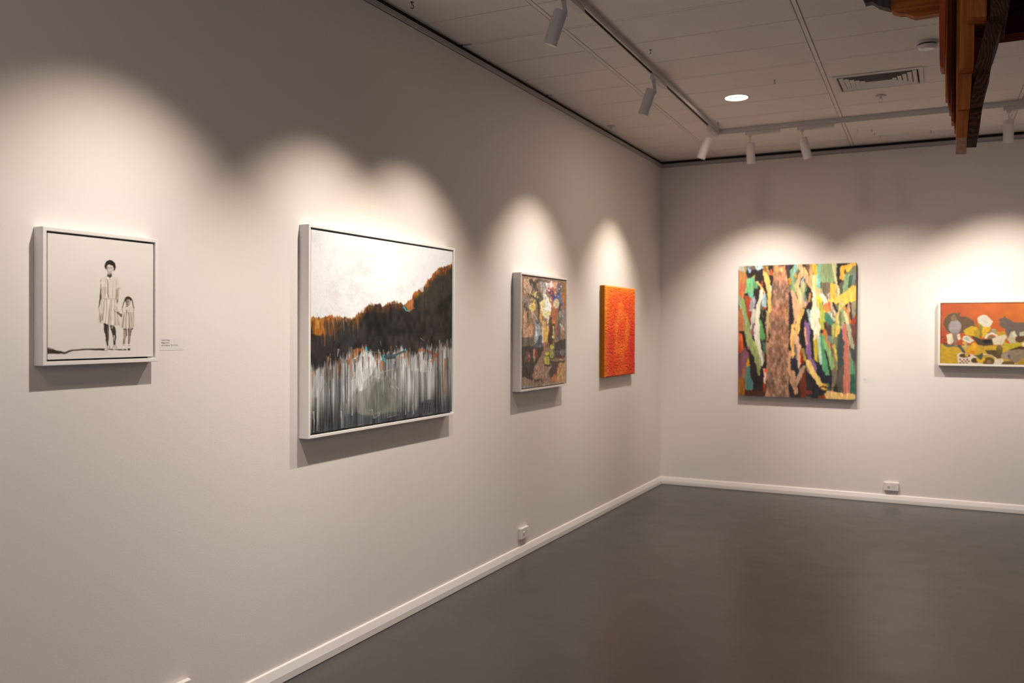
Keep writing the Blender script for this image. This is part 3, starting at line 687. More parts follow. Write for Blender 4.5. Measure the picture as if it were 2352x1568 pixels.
M_p3 = mat_paint('still_life_oil', GAIN, rough=0.5, bump=0.3, bscale=220)
r = on_left('framed_painting', -2.8326, 1.0834, label='tall grey framed still life of flowers, blue vase and yellow pears', cat='painting', group='framed paintings')
W_, H_ = 0.757, 0.7599
mesh_obj('frame', frame_mesh(W_, H_, 0.0125, 0.0609), M_frame_s, r, bevel=0.0012, label='deep pale grey frame')
canvas_mesh('canvas', W_-0.037, H_-0.037, 0.0545, 0.008, 0.0185, p.a, (84, 66, 54), M_p3, r, label='brown-toned canvas of flowers and pears')
bm = bmesh.new(); box(bm, -W_/2+0.013, W_/2-0.013, -0.006, -0.002, 0.013, H_-0.013); mesh_obj('backing_board', bm, M_backing, r)

# ---- 4: shaggy orange relief panel
w, h = 200, 300
p = Paint(w, h, (226, 84, 42), [(0, 0), (200, 0), (0, 300), (200, 300)], seed=61)
yy, xx = p.yy/h, p.xx/w
n1 = vnoise(h, w, 26, 26, 62); n2 = vnoise(h, w, 3, 4.5, 63); n3 = vnoise(h, w, 1.7, 2.4, 64)
rr = np.sqrt(((xx-0.53)/0.30)**2 + ((yy-0.52)/0.36)**2) + 0.55*(n1-0.5)
ringm = np.exp(-((rr-0.62)/0.20)**2)
edge = np.exp(-xx/0.10) + 0.9*np.exp(-yy/0.07) + 0.5*np.exp(-(1-xx)/0.05)*(yy < .35) + .35*np.exp(-(1-yy)/.06)
red = np.exp(-((np.minimum(abs(xx-0.10), abs(xx-0.93))-0.06)/0.13)**2)*np.clip((yy-.3)/.25, 0, 1)
col = np.array((228., 84, 44))[None, None] + ringm[..., None]*np.array((10., 32, 6)) + np.clip(edge, 0, 1)[..., None]*np.array((16., 62, 6)) - red[..., None]*np.array((14., 22, -4))
col *= (0.86 + 0.16*n2 + 0.16*n3)[..., None]
p.a = np.clip(col, 0, 255)
rel = 0.0045*n2 + 0.0045*n3 + 0.002*n1
fade = np.minimum(1, np.minimum(np.minimum(p.xx, w-1-p.xx), np.minimum(p.yy, h-1-p.yy))/3)
rel = rel*fade + 0.002
M_p4 = mat_paint('orange_pile', GAIN, rough=0.85, spec=0.1, bump=0.0)
r = on_left('relief_panel', -1.2817, 1.100, label='frameless vivid orange shaggy textured panel on the left wall near the corner', cat='painting')
canvas_mesh('panel', 0.744, 0.7352, 0.0375, 0.001, 0.0, p.a, (176, 104, 22), M_p4, r, relief=rel, label='orange pile face on ochre sides')

# ---- 5: forest of painted trunks, frameless canvas
w, h = 380, 440
p = Paint(w, h, (46,39,39), [(1697.4, 611), (1967, 603.5), (1696, 908.5), (1964.5, 917)], warp=1.8, cell=16, seed=81)
P, S, E_ = p.P, p.S, p.E
p.wk = 1.28
rg = np.random.default_rng(5)
UNDER = [(112,102,82),(96,110,90),(120,90,72),(84,76,70),(130,116,88),(104,84,92),(86,104,98),(140,104,74),(66,60,60),(150,132,98)]
p.frm(1670, 580, 4.125)
for i in range(150):
    x0 = rg.uniform(100, 1230); y0 = rg.uniform(100, 1380); L = rg.uniform(80, 300); dx = rg.uniform(-40, 40)
    S(UNDER[rg.integers(len(UNDER))], [(x0,y0),(x0+dx*.4,y0+L/2),(x0+dx,y0+L)], rg.uniform(20, 46), rg.uniform(8, 20), vary=.5, al=.85)
DKP = (48,40,40)
p.frm(1690, 600, 9.8)
P(DKP, [(340,120),(600,180),(640,480),(700,640),(715,900),(690,1130),(600,1500),(545,1200),(610,1040),(560,560),(420,440),(300,400),(180,330),(250,240)]); P(DKP, [(430,640),(540,620),(520,940),(460,1150),(440,1130)])
P(DKP, [(1200,720),(1260,860),(1330,1150),(1300,1430),(1215,1420)])
p.frm(1690, 750, 8.96)
P(DKP, [(270,530),(370,600),(440,800),(490,960),(530,780),(590,700),(600,1330),(350,1310),(300,1000)]); P(DKP, [(590,0),(640,0),(620,350),(640,700),(590,700),(600,400)])
p.frm(1690, 600, 9.8)
P((190,132,78), [(75,190),(200,250),(265,400),(240,560),(200,700),(170,860),(140,1000),(80,760)])
P((188,182,172), [(75,105),(200,112),(200,240),(75,195)]); P((152,152,92), [(200,105),(255,115),(250,240),(210,250)])
P((152,177,216), [(285,105),(375,110),(350,180),(330,250),(295,240)]); P((182,212,206), [(440,100),(600,95),(590,165),(520,190),(470,170)])
P((150,106,72), [(600,130),(690,110),(760,300),(740,330),(640,270)]); P((180,150,70), [(690,110),(730,110),(770,290),(740,270)]); S((206,96,58), [(800,210),(810,290)], 44)
P((112,100,88), [(300,130),(420,110),(430,180),(350,200)])
P((128,198,132), [(250,440),(330,400),(410,360),(415,600),(385,800),(350,840),(290,750),(270,690),(215,710),(250,560)])
P((112,184,152), [(340,380),(400,365),(408,440),(350,470)]); P((112,184,156), [(290,710),(400,680),(382,800),(352,838),(300,760)]); P((104,154,112), [(415,450),(460,470),(498,600),(440,622),(413,580)])
P((172,77,52), [(210,800),(350,840),(330,1000),(350,1120),(362,1300),(320,1368),(295,1330),(260,1150),(230,980)]); P((150,60,34), [(300,1130),(362,1120),(362,1310),(320,1366),(296,1330)])
P((202,112,62), [(78,620),(150,700),(172,980),(130,960),(82,800)]); P((196,104,84), [(90,430),(170,560),(190,680),(110,640)])
P((166,162,172), [(350,860),(430,800),(442,900),(430,1030),(380,1112),(318,1100)])
P((140,164,96), [(170,880),(210,900),(240,1100),(262,1250),(332,1500),(332,1590),(210,1590),(200,1400),(150,1150),(140,960)])
S((152,168,132), [(90,800),(110,1000),(170,1150),(240,1400),(290,1590)], 46, 70)
P((187,116,72), [(72,1080),(140,1110),(190,1300),(182,1590),(72,1590)])
P((192,192,177), [(370,1130),(442,1100),(442,1450),(400,1590),(330,1500)])
P((136,92,106), [(400,1400),(442,1380),(442,1590),(345,1590)])
P((162,192,196), [(628,740),(682,770),(692,1030),(630,1045),(600,950)])
S((228,222,198), [(575,660),(575,800),(520,950),(500,1150),(490,1300),(490,1590)], 62, 96, vary=.15); E_((202,72,34), 648, 1055, 28, 28)
S((236,192,112), [(490,480),(560,560),(620,640),(665,740)], 50, 18)
P((241,197,112), [(620,270),(720,310),(762,430),(802,620),(790,900),(780,1100),(730,1155),(718,900),(718,680),(660,480)], vary=.15); P((196,196,190), [(780,540),(818,540),(795,720)])
P((186,162,112), [(680,1130),(760,1150),(770,1400),(740,1590),(690,1500)]); S((192,152,52), [(432,310),(412,410)], 26); S((180,70,56), [(596,460),(592,540)], 26)
P((102,122,92), [(570,1120),(600,1180),(642,1295),(600,1250)]); P((97,162,87), [(535,1280),(600,1450),(625,1590),(530,1590)]); P((92,104,98), [(590,980),(640,1080),(600,1120),(560,1080)])
# right of the big trunk, upper
P((127,166,122), [(1240,220),(1330,110),(1400,110),(1400,600),(1310,685),(1230,600),(1250,500),(1220,350)]); S((152,192,192), [(1355,105),(1305,290)], 54, 40); P((192,142,52), [(1180,380),(1230,400),(1272,490),(1220,512)]); S((64,54,62), [(1165,130),(1180,345)], 64)
p.frm(1820, 600, 9.8)
P((132,166,122), [(-20,330),(60,400),(60,560),(40,680),(-20,660)]); P((112,102,72), [(80,250),(140,170),(165,240),(110,400),(60,480)]); P((226,181,62), [(48,300),(95,255),(102,330),(60,395)]); S((152,192,192), [(85,110),(30,300)], 54, 40)
S((216,176,127), [(205,270),(140,420),(90,560)], 72); P((122,87,62), [(300,75),(395,70),(402,400),(370,380),(310,200)])
S((218,178,130), [(180,90),(280,280),(380,480),(425,570)], 96); S((206,166,116), [(430,75),(420,300),(400,560)], 62); S((160,110,60), [(270,470),(300,560)], 30)
P((182,182,132), [(180,480),(260,440),(300,560),(280,720),(250,860),(200,700)]); P((100,132,98), [(300,600),(340,640),(300,860),(262,760)])
S((172,167,182), [(252,390),(200,490)], 28); S((226,186,137), [(110,580),(140,700),(180,850),(235,1000)], 82)
P((222,177,137), [(-20,680),(60,740),(120,880),(202,1060),(180,1112),(120,1200),(80,1330),(60,1485),(30,1470),(40,1200),(20,950),(-20,800)], vary=.2)
S((172,167,182), [(235,820),(282,945)], 32); P((232,187,62), [(460,62),(550,52),(572,250),(540,350),(480,300)]); S((242,217,152), [(500,340),(500,500),(488,700)], 84)
P((127,187,167), [(570,62),(642,55),(662,300),(642,560),(540,645),(560,400)]); P((132,204,204), [(560,400),(632,380),(622,500),(560,522)])
P((112,102,82), [(660,460),(780,450),(860,490),(950,430),(962,500),(860,600),(832,722),(740,722),(690,650),(648,560)]); S((122,112,92), [(770,700),(800,900)], 70)
P((142,162,117), [(640,62),(905,45),(942,300),(952,420),(870,492),(782,450),(720,465),(660,440)], vary=.25)
S((206,202,152), [(945,50),(960,250),(990,400),(1012,600),(1035,810)], 84, 56); S((46,43,49), [(1045,60),(1042,300),(1062,520)], 78)
P((92,92,77), [(1060,540),(1155,440),(1155,790),(1055,810)])
P((127,132,97), [(1220,240),(1430,80),(1440,280),(1300,330),(1160,430)]); S((241,182,72), [(1118,380),(1130,150),(1420,52)], 80); S((240,190,80), [(1245,205),(1330,90)], 52)
S((142,167,127), [(1230,340),(1210,560),(1190,770)], 108); P((67,102,87), [(1275,345),(1345,320),(1325,500),(1262,605),(1242,540)]); S((122,132,132), [(1400,270),(1372,510)], 64); P((120,112,96),[(1400,480),(1440,470),(1440,640),(1380,620)]); S((206,156,90), [(1350,560),(1250,720)], 56)
P((182,182,142), [(600,620),(660,600),(700,760),(640,760)])
S((226,201,142), [(570,660),(540,900),(560,1100)], 96); S((231,221,187), [(500,720),(480,900),(500,1060)], 92)
S((202,197,62), [(600,800),(645,960)], 74); S((176,182,77), [(655,1000),(682,1200),(672,1490)], 106)
S((190,166,146), [(830,740),(850,900),(900,1050),(965,1210)], 56); S((206,216,192), [(660,760),(710,850),(765,965)], 74)
S((231,182,82), [(905,550),(900,700),(945,860)], 94)
S((240,196,92), [(830,885),(1000,880),(1200,800),(1440,690)], 54, 230, vary=.2); S((241,201,82), [(1440,850),(1230,900),(1150,950)], 76)
S((198,182,112), [(1110,930),(1080,1100),(1010,1300),(990,1590)], 96, 80)
P((206,131,76), [(690,970),(760,960),(840,990),(880,1080),(850,1130),(770,1140),(700,1080)]); E_((226,102,52), 822, 955, 32, 30)
E_((52,44,47), 378, 760, 68, 155); S((182,132,84), [(400,740),(372,890)], 40)
P((42,36,35), [(300,1050),(330,960),(432,950),(425,1200),(405,1300),(465,1590),(155,1590),(180,1350),(240,1200)]); S((170,120,86), [(350,900),(290,1040)], 40, 26)
S((152,177,177), [(340,1100),(380,1220),(422,1410)], 46); S((230,185,104), [(220,1110),(150,1300),(110,1590)], 74)
P((136,96,146), [(290,1310),(340,1400),(402,1590),(280,1590)])
S((226,221,197), [(512,1150),(512,1350),(545,1590)], 170, 150, vary=.15); S((190,150,60), [(600,1290),(620,1400)], 20)
P((72,122,102), [(735,1180),(822,1160),(902,1270),(932,1445),(860,1445),(750,1310)]); S((192,197,167), [(830,1150),(942,1315)], 48)
P((76,56,61), [(725,1370),(850,1450),(942,1440),(942,1590),(740,1590)]); S((120,80,60), [(760,1360),(800,1430)], 26)
P((152,167,112), [(1060,1120),(1180,1000),(1182,1300),(1120,1500),(1050,1450)]); S((118,112,96), [(1078,1140),(1090,1420)], 40)
S((202,202,157), [(1190,1130),(1230,1350),(1285,1590)], 68); S((206,131,62), [(1180,1040),(1260,1180),(1305,1440)], 42)
P((152,142,112), [(1320,930),(1430,900),(1420,1150),(1372,1265),(1310,1150)]); S((72,62,62), [(1280,940),(1292,1100),(1335,1310)], 44); P((166,66,51), [(1330,1330),(1430,1220),(1430,1450),(1350,1455)]); P((122,66,61), [(1310,1450),(1430,1450),(1440,1590),(1320,1590)]); S((202,152,127), [(1260,950),(1272,1110)], 42); S((196,150,132), [(1170,1430),(1160,1590)], 60)
p.frm(1690, 750, 8.96)
P((206,97,51), [(60,120),(140,130),(160,300),(172,450),(110,545),(60,520)]); P((180,72,34), [(60,400),(110,400),(110,540),(60,520)])
P((127,82,96), [(200,460),(272,500),(262,650),(190,800),(150,950),(110,1035),(55,950),(70,700),(110,560)]); P((160,96,70), [(130,900),(200,780),(200,900),(130,1060)])
P((152,97,36), [(50,1050),(150,1060),(212,1170),(212,1420),(45,1420)], vary=.5)
P((192,142,31), [(240,680),(276,645),(292,800),(240,842),(208,760)]); P((87,127,122), [(230,860),(290,830),(302,1000),(352,1150),(347,1305),(208,1305)])
P((152,162,107), [(185,-10),(290,-10),(332,200),(382,300),(432,350),(472,520),(502,700),(492,930),(460,962),(430,800),(370,600),(300,480),(240,360),(200,250)])
S((52,37,31), [(100,110),(155,115),(172,250),(202,380),(275,505)], 44); P((150,112,120), [(230,370),(290,400),(300,480),(250,450)], al=.7)
S((167,177,84), [(400,330),(455,570)], 50); P((136,92,106), [(330,90),(385,-10),(405,60),(382,190),(318,150)])
P((97,162,92), [(500,-10),(550,20),(597,130),(592,250),(552,292),(490,190)]); P((77,112,97), [(545,330),(622,350),(632,520),(575,500)])
S((227,220,203), [(440,-10),(442,180),(470,380),(512,560),(548,700),(535,790)], 98, 34, vary=.15)
P((77,46,41), [(210,1300),(600,1330),(590,1435),(210,1420)], vary=.5)
S((232,187,172), [(592,880),(608,960),(598,1160)], 36); E_((236,82,31), 620, 905, 20, 52); S((200,62,31), [(590,1170),(592,1320)], 26)
P((177,142,97), [(640,360),(722,350),(712,700),(650,760)]); P((142,142,112), [(645,760),(722,700),(722,1000),(638,1000)]); P((46,40,38), [(670,180),(710,120),(706,330),(664,330)]); S((200,150,100), [(650,60),(655,260)], 30)
S((46,39,43), [(1112,-10),(1112,180),(1135,520)], 52)
P((236,186,107), [(1140,-10),(1200,-10),(1270,150),(1270,560),(1150,545),(1128,300)], vary=.2); P((226,176,146), [(1170,60),(1254,200),(1270,420),(1230,300)]); P((60,52,50), [(1190,20),(1240,10),(1220,90)])
P((41,43,56), [(1150,610),(1270,600),(1270,1110),(1200,1050),(1170,850)]); S((202,152,117), [(1118,560),(1130,900),(1190,1150),(1235,1345)], 94, 60); P((52,44,48), [(1090,1140),(1170,1250),(1254,1360),(1254,1440),(1100,1440)])
p.frm(1820, 750, 8.96)
P((41,43,56), [(-20,620),(60,650),(110,850),(152,900),(60,1110),(-20,1060)])
S((236,191,112), [(90,-10),(110,90),(45,210)], 58); P((236,186,107), [(-10,120),(52,250),(62,400),(20,610),(-10,610)])
P((226,177,147), [(40,190),(120,250),(182,440),(182,700),(130,815),(100,650),(60,420)], vary=.2); S((120,104,92), [(55,380),(80,640)], 40, 30)
P((39,33,33), [(160,-10),(272,-10),(282,400),(302,700),(240,685),(180,450)]); P((42,44,58), [(100,160),(160,140),(180,400),(130,240)])
S((152,52,26), [(205,500),(200,730)], 62); S((152,137,62), [(220,460),(255,670)], 40)
P((132,97,142), [(270,-10),(372,-10),(382,300),(422,480),(392,600),(482,760),(524,880),(492,972),(420,850),(330,700),(290,500)], vary=.25); S((206,156,126), [(262,0),(268,150),(295,340)], 28)
S((41,41,46), [(400,40),(400,300),(435,570)], 54); P((226,221,197), [(395,-10),(572,-10),(542,100),(480,200),(440,100)]); S((226,206,152), [(490,190),(470,280)], 66)
P((39,41,51), [(415,560),(600,760),(642,880),(762,960),(782,1105),(600,1135),(540,1050),(480,955),(520,870)], vary=.3)
S((196,176,61), [(485,300),(500,500),(512,660)], 78); S((130,112,60), [(545,590),(540,690)], 40)
S((132,112,82), [(770,320),(820,520),(862,910)], 88); P((191,126,71), [(590,80),(682,70),(732,250),(772,300),(762,455),(680,330),(610,200)])
S((132,172,112), [(610,220),(700,420),(782,650),(805,820)], 80); P((87,152,107), [(560,110),(602,200),(642,350),(682,600),(742,830),(742,942),(680,955),(620,832),(590,600),(555,350)], vary=.25)
S((52,54,46), [(675,480),(740,740),(780,960)], 34); S((167,197,182), [(545,220),(560,450),(590,745)], 44); E_((226,92,42), 640, 90, 26, 26); E_((60,36,32), 606, 84, 26, 36)
P((112,132,126), [(720,180),(790,190),(830,260),(820,330),(730,280)]); P((78,66,66),[(700,-10),(830,-10),(830,180),(720,170)])
S((172,167,92), [(890,-10),(880,260)], 116); S((231,186,92), [(940,10),(920,210)], 58); S((122,127,92), [(890,250),(930,700),(950,920)], 84); S((202,177,82), [(855,380),(905,670)], 42)
S((67,74,72), [(1000,200),(990,500),(1000,830)], 116); P((87,77,70), [(900,900),(1065,800),(1065,1355),(960,1355),(890,1150)], vary=.5); P((110,104,84), [(800,960),(900,900),(890,1150),(840,1220)])
P((76,88,80), [(1170,-10),(1300,-10),(1300,700),(1180,700)]); P((112,67,57), [(1210,-10),(1310,-10),(1310,400),(1250,382),(1220,200)]); P((72,72,72), [(1195,420),(1300,400),(1300,690),(1240,690)])
S((167,172,142), [(1150,-10),(1190,200),(1235,415)], 64)
P((132,156,130), [(1170,500),(1240,690),(1240,780),(1160,700)]); P((87,147,112), [(1160,690),(1240,700),(1262,900),(1262,1005),(1160,985)]); P((52,97,82), [(1160,1000),(1275,990),(1285,1345),(1160,1365)])
S((191,117,102), [(1060,-10),(1072,150),(1122,350),(1100,550),(1122,800),(1112,1100),(1112,1365)], 72, 118, vary=.25)
P((43,41,45), [(270,950),(420,1000),(562,1225),(702,1300),(642,1385),(480,1455),(300,1400),(240,1250)], vary=.6); P((112,52,36), [(160,980),(272,930),(282,1200),(262,1455),(155,1455)]); P((112,52,41), [(270,1310),(402,1310),(402,1382),(280,1392)]); P((122,57,36), [(540,1420),(722,1390),(722,1475),(540,1465)])
P((60,46,44), [(-20,1300),(160,1290),(160,1450),(-20,1440)])
S((202,152,117), [(0,950),(32,1150),(75,1350)], 84, 60); S((176,140,112), [(245,830),(150,1000),(50,1210)], 68, 60)
S((231,196,117), [(320,730),(420,920),(575,1185)], 88, 84, vary=.2); E_((206,161,67), 650, 1230, 58, 62); S((41,36,34), [(540,1235),(760,1242),(935,1252)], 24, 14); S((41,36,34), [(600,1230),(690,1225)], 22)
P((222,183,117), [(720,1340),(930,1330),(1052,1390),(1202,1360),(1272,1390),(1284,1455),(1202,1492),(740,1475),(700,1390)], vary=.3)
p.wk = 1.0
# big trunk on top, mottled bark
p.frm(1690, 600, 9.8)
trunk = [(835,90),(1120,90),(1160,300),(1185,420),(1205,800),(1215,1100),(1205,1568),(1195,1900),(1200,2400),(1195,2900),(1215,3100),(655,3100),(700,2700),(710,2400),(720,2100),(765,1700),(775,1250),(800,900),(822,600),(832,350)]
sav = p.a.copy(); p.P((0,0,0), trunk, vary=0); msk = (np.abs(p.a-sav).sum(-1) > 2) & (p.a.sum(-1) < 40); p.a = sav
t1 = vnoise(h, w, 15, 7, 90); t2 = vnoise(h, w, 6, 3.5, 91); t3 = vnoise(h, w, 40, 30, 92)
vv = p.yy/h
b0 = np.array((172., 120, 92)); b1 = np.array((140., 108, 90))
bark = b0 + (b1-b0)*vv[..., None]
bark = bark*(0.62 + 0.5*t1 + 0.34*t2)[..., None] + (t3-0.5)[..., None]*np.array((60., 14, 0))*(1-vv)[..., None]
hl = np.clip((t2*t1-0.40)*5, 0, 1)*0.7; bark = bark*(1-hl[..., None]) + np.array((206., 160, 140))*hl[..., None]
tp = np.clip(1-vv/0.12, 0, 1)*np.clip(t1*1.4, 0, 1); bark = bark*(1-tp[..., None]*.7) + np.array((206., 170, 104))*tp[..., None]*.7
p.a[msk] = np.clip(bark, 0, 255)[msk]
for pts, wd, c in (([(900,150),(930,300)],60,(222,152,82)),([(1020,180),(1090,240)],60,(206,186,132)),([(1140,400),(1160,520)],40,(196,176,120)),([(990,440),(1010,560)],40,(226,140,112)),([(960,950),(980,1020)],34,(222,160,150)),([(1130,1100),(1130,1150)],30,(196,176,96)),([(820,1140),(840,1220)],30,(214,136,112)),([(1060,1500),(1040,1620)],60,(186,110,84)),([(900,1080),(910,1160)],30,(214,134,84))): S(c, pts, wd, wd*.6, vary=.8, al=.75)
smear(p, 1.6, 2.6, 3, 6, 95); mottle(p, 0.12, 14, 3, 96); soften(p, 1)
M_p5 = mat_paint('forest_oil', (0.97, 0.99, 0.98), rough=0.45, bump=0.3, bscale=180)
r = on_far('canvas_painting', 1.2522, 0.879, label='large frameless colourful forest painting with a thick brown tree trunk', cat='painting')
canvas_mesh('canvas', 1.010, 1.1914, 0.045, 0.001, 0.0, p.a, (52, 46, 40), M_p5, r, label='painted canvas with dark wrapped edges')

# ---- 6: cats, cups and flowers on orange
w, h = 420, 240
Wc, Hc = 1.02, 0.499
p = Paint(w, h, (206,107,57), [(2160.6, 694.9), (2352, 692.7), (2159.6, 831.5), (2352, 834.8)], u1=0.594, warp=1.2, cell=12, seed=101)
p.streak = (vnoise(h, w, 5, 5, 110)-0.5)*0.5
P, S, E_ = p.P, p.S, p.E
gx = np.clip(p.xx/w/0.6, 0, 1); gy = p.yy/h
p.a += ((gx-0.5)*(1-gy))[..., None]*np.array((26., 26, -4)) - ((1-gx)*gy)[..., None]*np.array((22., 28, 6))
p.a *= (0.95+0.1*vnoise(h, w, 20, 20, 102))[..., None]
p.frm(2150, 685, 9.505)
P((206,167,54), [(60,960),(300,1000),(700,1000),(1000,1000),(1500,960),(1480,700),(1320,700),(1300,760),(1200,1000),(3400,960),(3400,1500),(60,1500)], vary=.25); P((208,160,60), [(1300,700),(1480,710),(1540,860),(1320,800)])
P((196,90,46),[(500,740),(600,740),(560,830),(500,860)])
for x, y in ((200,1080),(300,1110),(360,1180),(330,1260),(420,1230),(140,1100),(400,1300),(260,1170),(440,1330)): S((168,140,60), [(x,y),(x+40,y+16)], 12, 8, al=.6)
halo = (196,140,84)
CAT1 = [(150,560),(180,430),(240,350),(340,295),(430,300),(540,290),(490,350),(520,375),(640,370),(740,410),(810,480),(850,590),(860,640),(700,760),(600,740),(300,740),(200,660)]
P(halo, [(x+(x-470)*.035, y+(y-520)*.035) for x, y in CAT1], al=.7); P((113,91,72), CAT1, vary=.15)
CAT2 = [(1345,430),(1380,420),(1440,410),(1470,360),(1510,400),(1600,440),(1660,500),(2500,500),(2700,620),(2700,850),(1700,840),(1540,830),(1480,640),(1370,570),(1380,480)]
P((214,140,60), [(x-8, y-8) for x, y in CAT2], al=.7); P((117,102,94), CAT2, vary=.15)
E_((150,128,104), 405, 600, 142, 160, al=.7); E_((167,157,162), 405, 600, 128, 148, vary=.2); E_((142,117,96), 378, 410, 58, 72); P((140,130,134), [(360,730),(452,730),(442,955),(388,955)]); S((150,136,116), [(350,440),(430,460)], 50, al=.6)
P((231,221,193), [(215,770),(330,735),(345,800),(382,900),(320,985),(250,970)]); P((231,221,193), [(450,760),(512,748),(532,870),(470,895)]); P((140,130,134), [(365,720),(450,720),(440,960),(392,960)])
P((150,140,60), [(900,480),(1000,560),(1000,840),(930,800)], al=.9); P((228,184,62), [(990,560),(1182,590),(1172,640),(1080,780),(1000,850)]); P((170,150,60), [(905,490),(1010,560),(1000,640),(925,600)])
P((228,220,202), [(885,415),(930,370),(1010,335),(1090,350),(1230,480),(1202,560),(1130,602),(1020,592),(900,500)], vary=.12); P((214,206,190), [(940,420),(1050,370),(1150,460),(1110,540),(1000,500)], al=.6)
P((217,177,52), [(588,690),(640,640),(770,572),(892,620),(945,720),(932,862),(760,800),(615,770)], vary=.2); P((180,150,60), [(800,680),(930,640),(935,860),(830,810)], al=.6)
for x, y in ((820,690),(870,720),(850,770),(900,780)): S((140,120,50), [(x,y),(x+30,y+30)], 14, 8, al=.6)
P((152,152,112), [(1150,700),(1230,630),(1302,660),(1325,745),(1150,745)]); S((190,186,150), [(1190,660),(1290,660)], 16); P((140,140,100), [(1060,850),(1120,720),(1180,760),(1100,860)], al=.6)
P((82,70,58), [(750,785),(860,820),(980,872),(1230,860),(1235,985),(1050,1015),(900,985),(840,900)], vary=.25); E_((48,40,36), 1100, 915, 90, 40)
S((227,217,197), [(1072,835),(1110,770),(1200,737),(1290,770),(1325,825)], 46); P((130,120,96), [(1110,840),(1200,790),(1290,820),(1200,870)])
P((226,212,182), [(1210,860),(1330,800),(1490,765),(1532,820),(1432,985),(1250,990)], vary=.12); S((196,180,150), [(1420,800),(1400,960)], 10, al=.6)
P((226,216,197), [(552,870),(590,800),(680,788),(832,900),(740,955),(620,925)]); 
for x, y in ((610,850),(650,860),(690,880),(650,830)): S((96,140,84), [(x,y),(x+30,y+16)], 14, 8)
E_((226,196,70), 600, 945, 34, 26)
for x, y in ((130,820),(180,880),(200,960),(160,940),(260,1000),(340,990)): S((66,62,52), [(x,y),(x+40,y+16)], 26, 16)
S((104,110,108), [(170,980),(260,1030),(400,1000),(520,1030)], 36, 50); S((80,86,96), [(500,1010),(560,1080),(620,1170)], 60, 40); S((150,150,120), [(400,990),(440,1010)], 26); S((206,180,130), [(640,980),(650,1050)], 60); S((120,124,80), [(680,990),(740,1000)], 30)
P((227,167,50), [(790,950),(862,940),(932,1050),(902,1185),(700,1185),(690,1080)]); P((236,180,60), [(780,960),(850,960),(880,1060),(800,1060)]); P((222,140,30), [(720,1130),(830,1110),(830,1180),(730,1190)])
P((200,160,60), [(900,1010),(1040,1040),(1060,1200),(920,1170)], al=.7)
P((97,77,57), [(1060,1100),(1300,1100),(1410,1130),(1410,1270),(1340,1290),(1120,1200)]); E_((122,107,57), 1370, 1075, 70, 84, vary=.6); P((110,96,56), [(1310,1090),(1440,1100),(1440,1200),(1330,1210)])
P((196,176,56), [(1440,940),(1600,955),(1875,920),(1865,1005),(1590,1115),(1500,1065)]); P((196,186,154), [(1540,870),(1620,700),(1760,780),(1720,950),(1600,950)], vary=.3); P((216,210,188), [(1620,720),(1700,680),(1750,800),(1690,830)]); E_((100,70,56), 1810, 860, 92, 82, vary=.4); P((190,190,160), [(1800,720),(2000,680),(2000,780),(1800,800)])
P((231,222,200), [(1860,940),(2100,900),(2100,1040),(1880,1030)])
P((88,58,43), [(1560,1110),(1800,1018),(2000,1040),(2000,1110)])
P((152,132,112), [(1420,1190),(1560,1110),(1820,1080),(2000,1100),(2000,1180),(1760,1385),(1690,1385),(1560,1300),(1420,1270)], vary=.35); E_((90,104,112), 1585, 1240, 26, 44)
P((177,142,42), [(1740,1420),(2000,1180),(2000,1440)]); P((170,150,130), [(1420,1190),(1540,1150),(1560,1290),(1420,1280)])
P((232,217,197), [(448,1190),(560,1160),(800,1200),(835,1260),(760,1420),(480,1420)], vary=.12); E_((98,72,47), 620, 1222, 122, 44); P((214,170,80), [(610,1180),(690,1150),(700,1230),(640,1250)])
for i in range(6):
    for j in range(3):
        if (i+j) % 2 == 0: P((136,84,70), [(500+38*i,1290+38*j),(536+38*i,1292+38*j),(536+38*i,1326+38*j),(500+38*i,1324+38*j)], vary=.1)
E_((232,220,200), 1040, 1360, 290, 175); E_((196,160,70), 1060, 1300, 210, 100); E_((112,87,57), 1130, 1350, 130, 90, vary=.5); E_((88,70,46), 840, 1330, 80, 60, vary=.5); E_((150,120,84), 1140, 1360, 50, 40)
P((231,182,42), [(850,1265),(950,1300),(1060,1275),(1070,1330),(1000,1380),(880,1350)]); P((86,96,72), [(825,1215),(920,1200),(1010,1165),(1022,1235),(962,1325),(920,1270)])
E_((228,212,184), 1395, 1340, 72, 62); E_((112,92,62), 1560, 1400, 140, 66, vary=.4); P((232,220,200), [(1330,1300),(1400,1290),(1400,1420),(1300,1420)])
# the part of the picture beyond the photo's edge continues in the same manner
for x in (2100, 2400, 2750): E_((214,176,60), x, 1000, 120, 150); E_((228,218,198), x+120, 900, 90, 110)
smear(p, 0.6, 0.6, 3, 3, 105); soften(p, 1)
M_p6 = mat_paint('still_life_acrylic', (0.80, 0.82, 0.80), rough=0.5, bump=0.15, bscale=240)
r = on_far('framed_painting', 2.402+0.53, 1.193, label='wide cream framed painting of cats, cups and flowers on orange', cat='painting', group='framed paintings')
W_, H_ = 1.06, 0.537
mesh_obj('frame', frame_mesh(W_, H_, 0.0165, 0.062), M_frame_c, r, bevel=0.002, label='cream tray frame')
canvas_mesh('canvas', W_-0.039, H_-0.039, 0.056, 0.008, 0.0195, p.a, (92, 70, 34), M_p6, r, label='orange and yellow canvas with cats and cups')
bm = bmesh.new(); box(bm, -W_/2+0.017, W_/2-0.017, -0.006, -0.002, 0.017, H_-0.017); mesh_obj('backing_board', bm, M_backing, r)



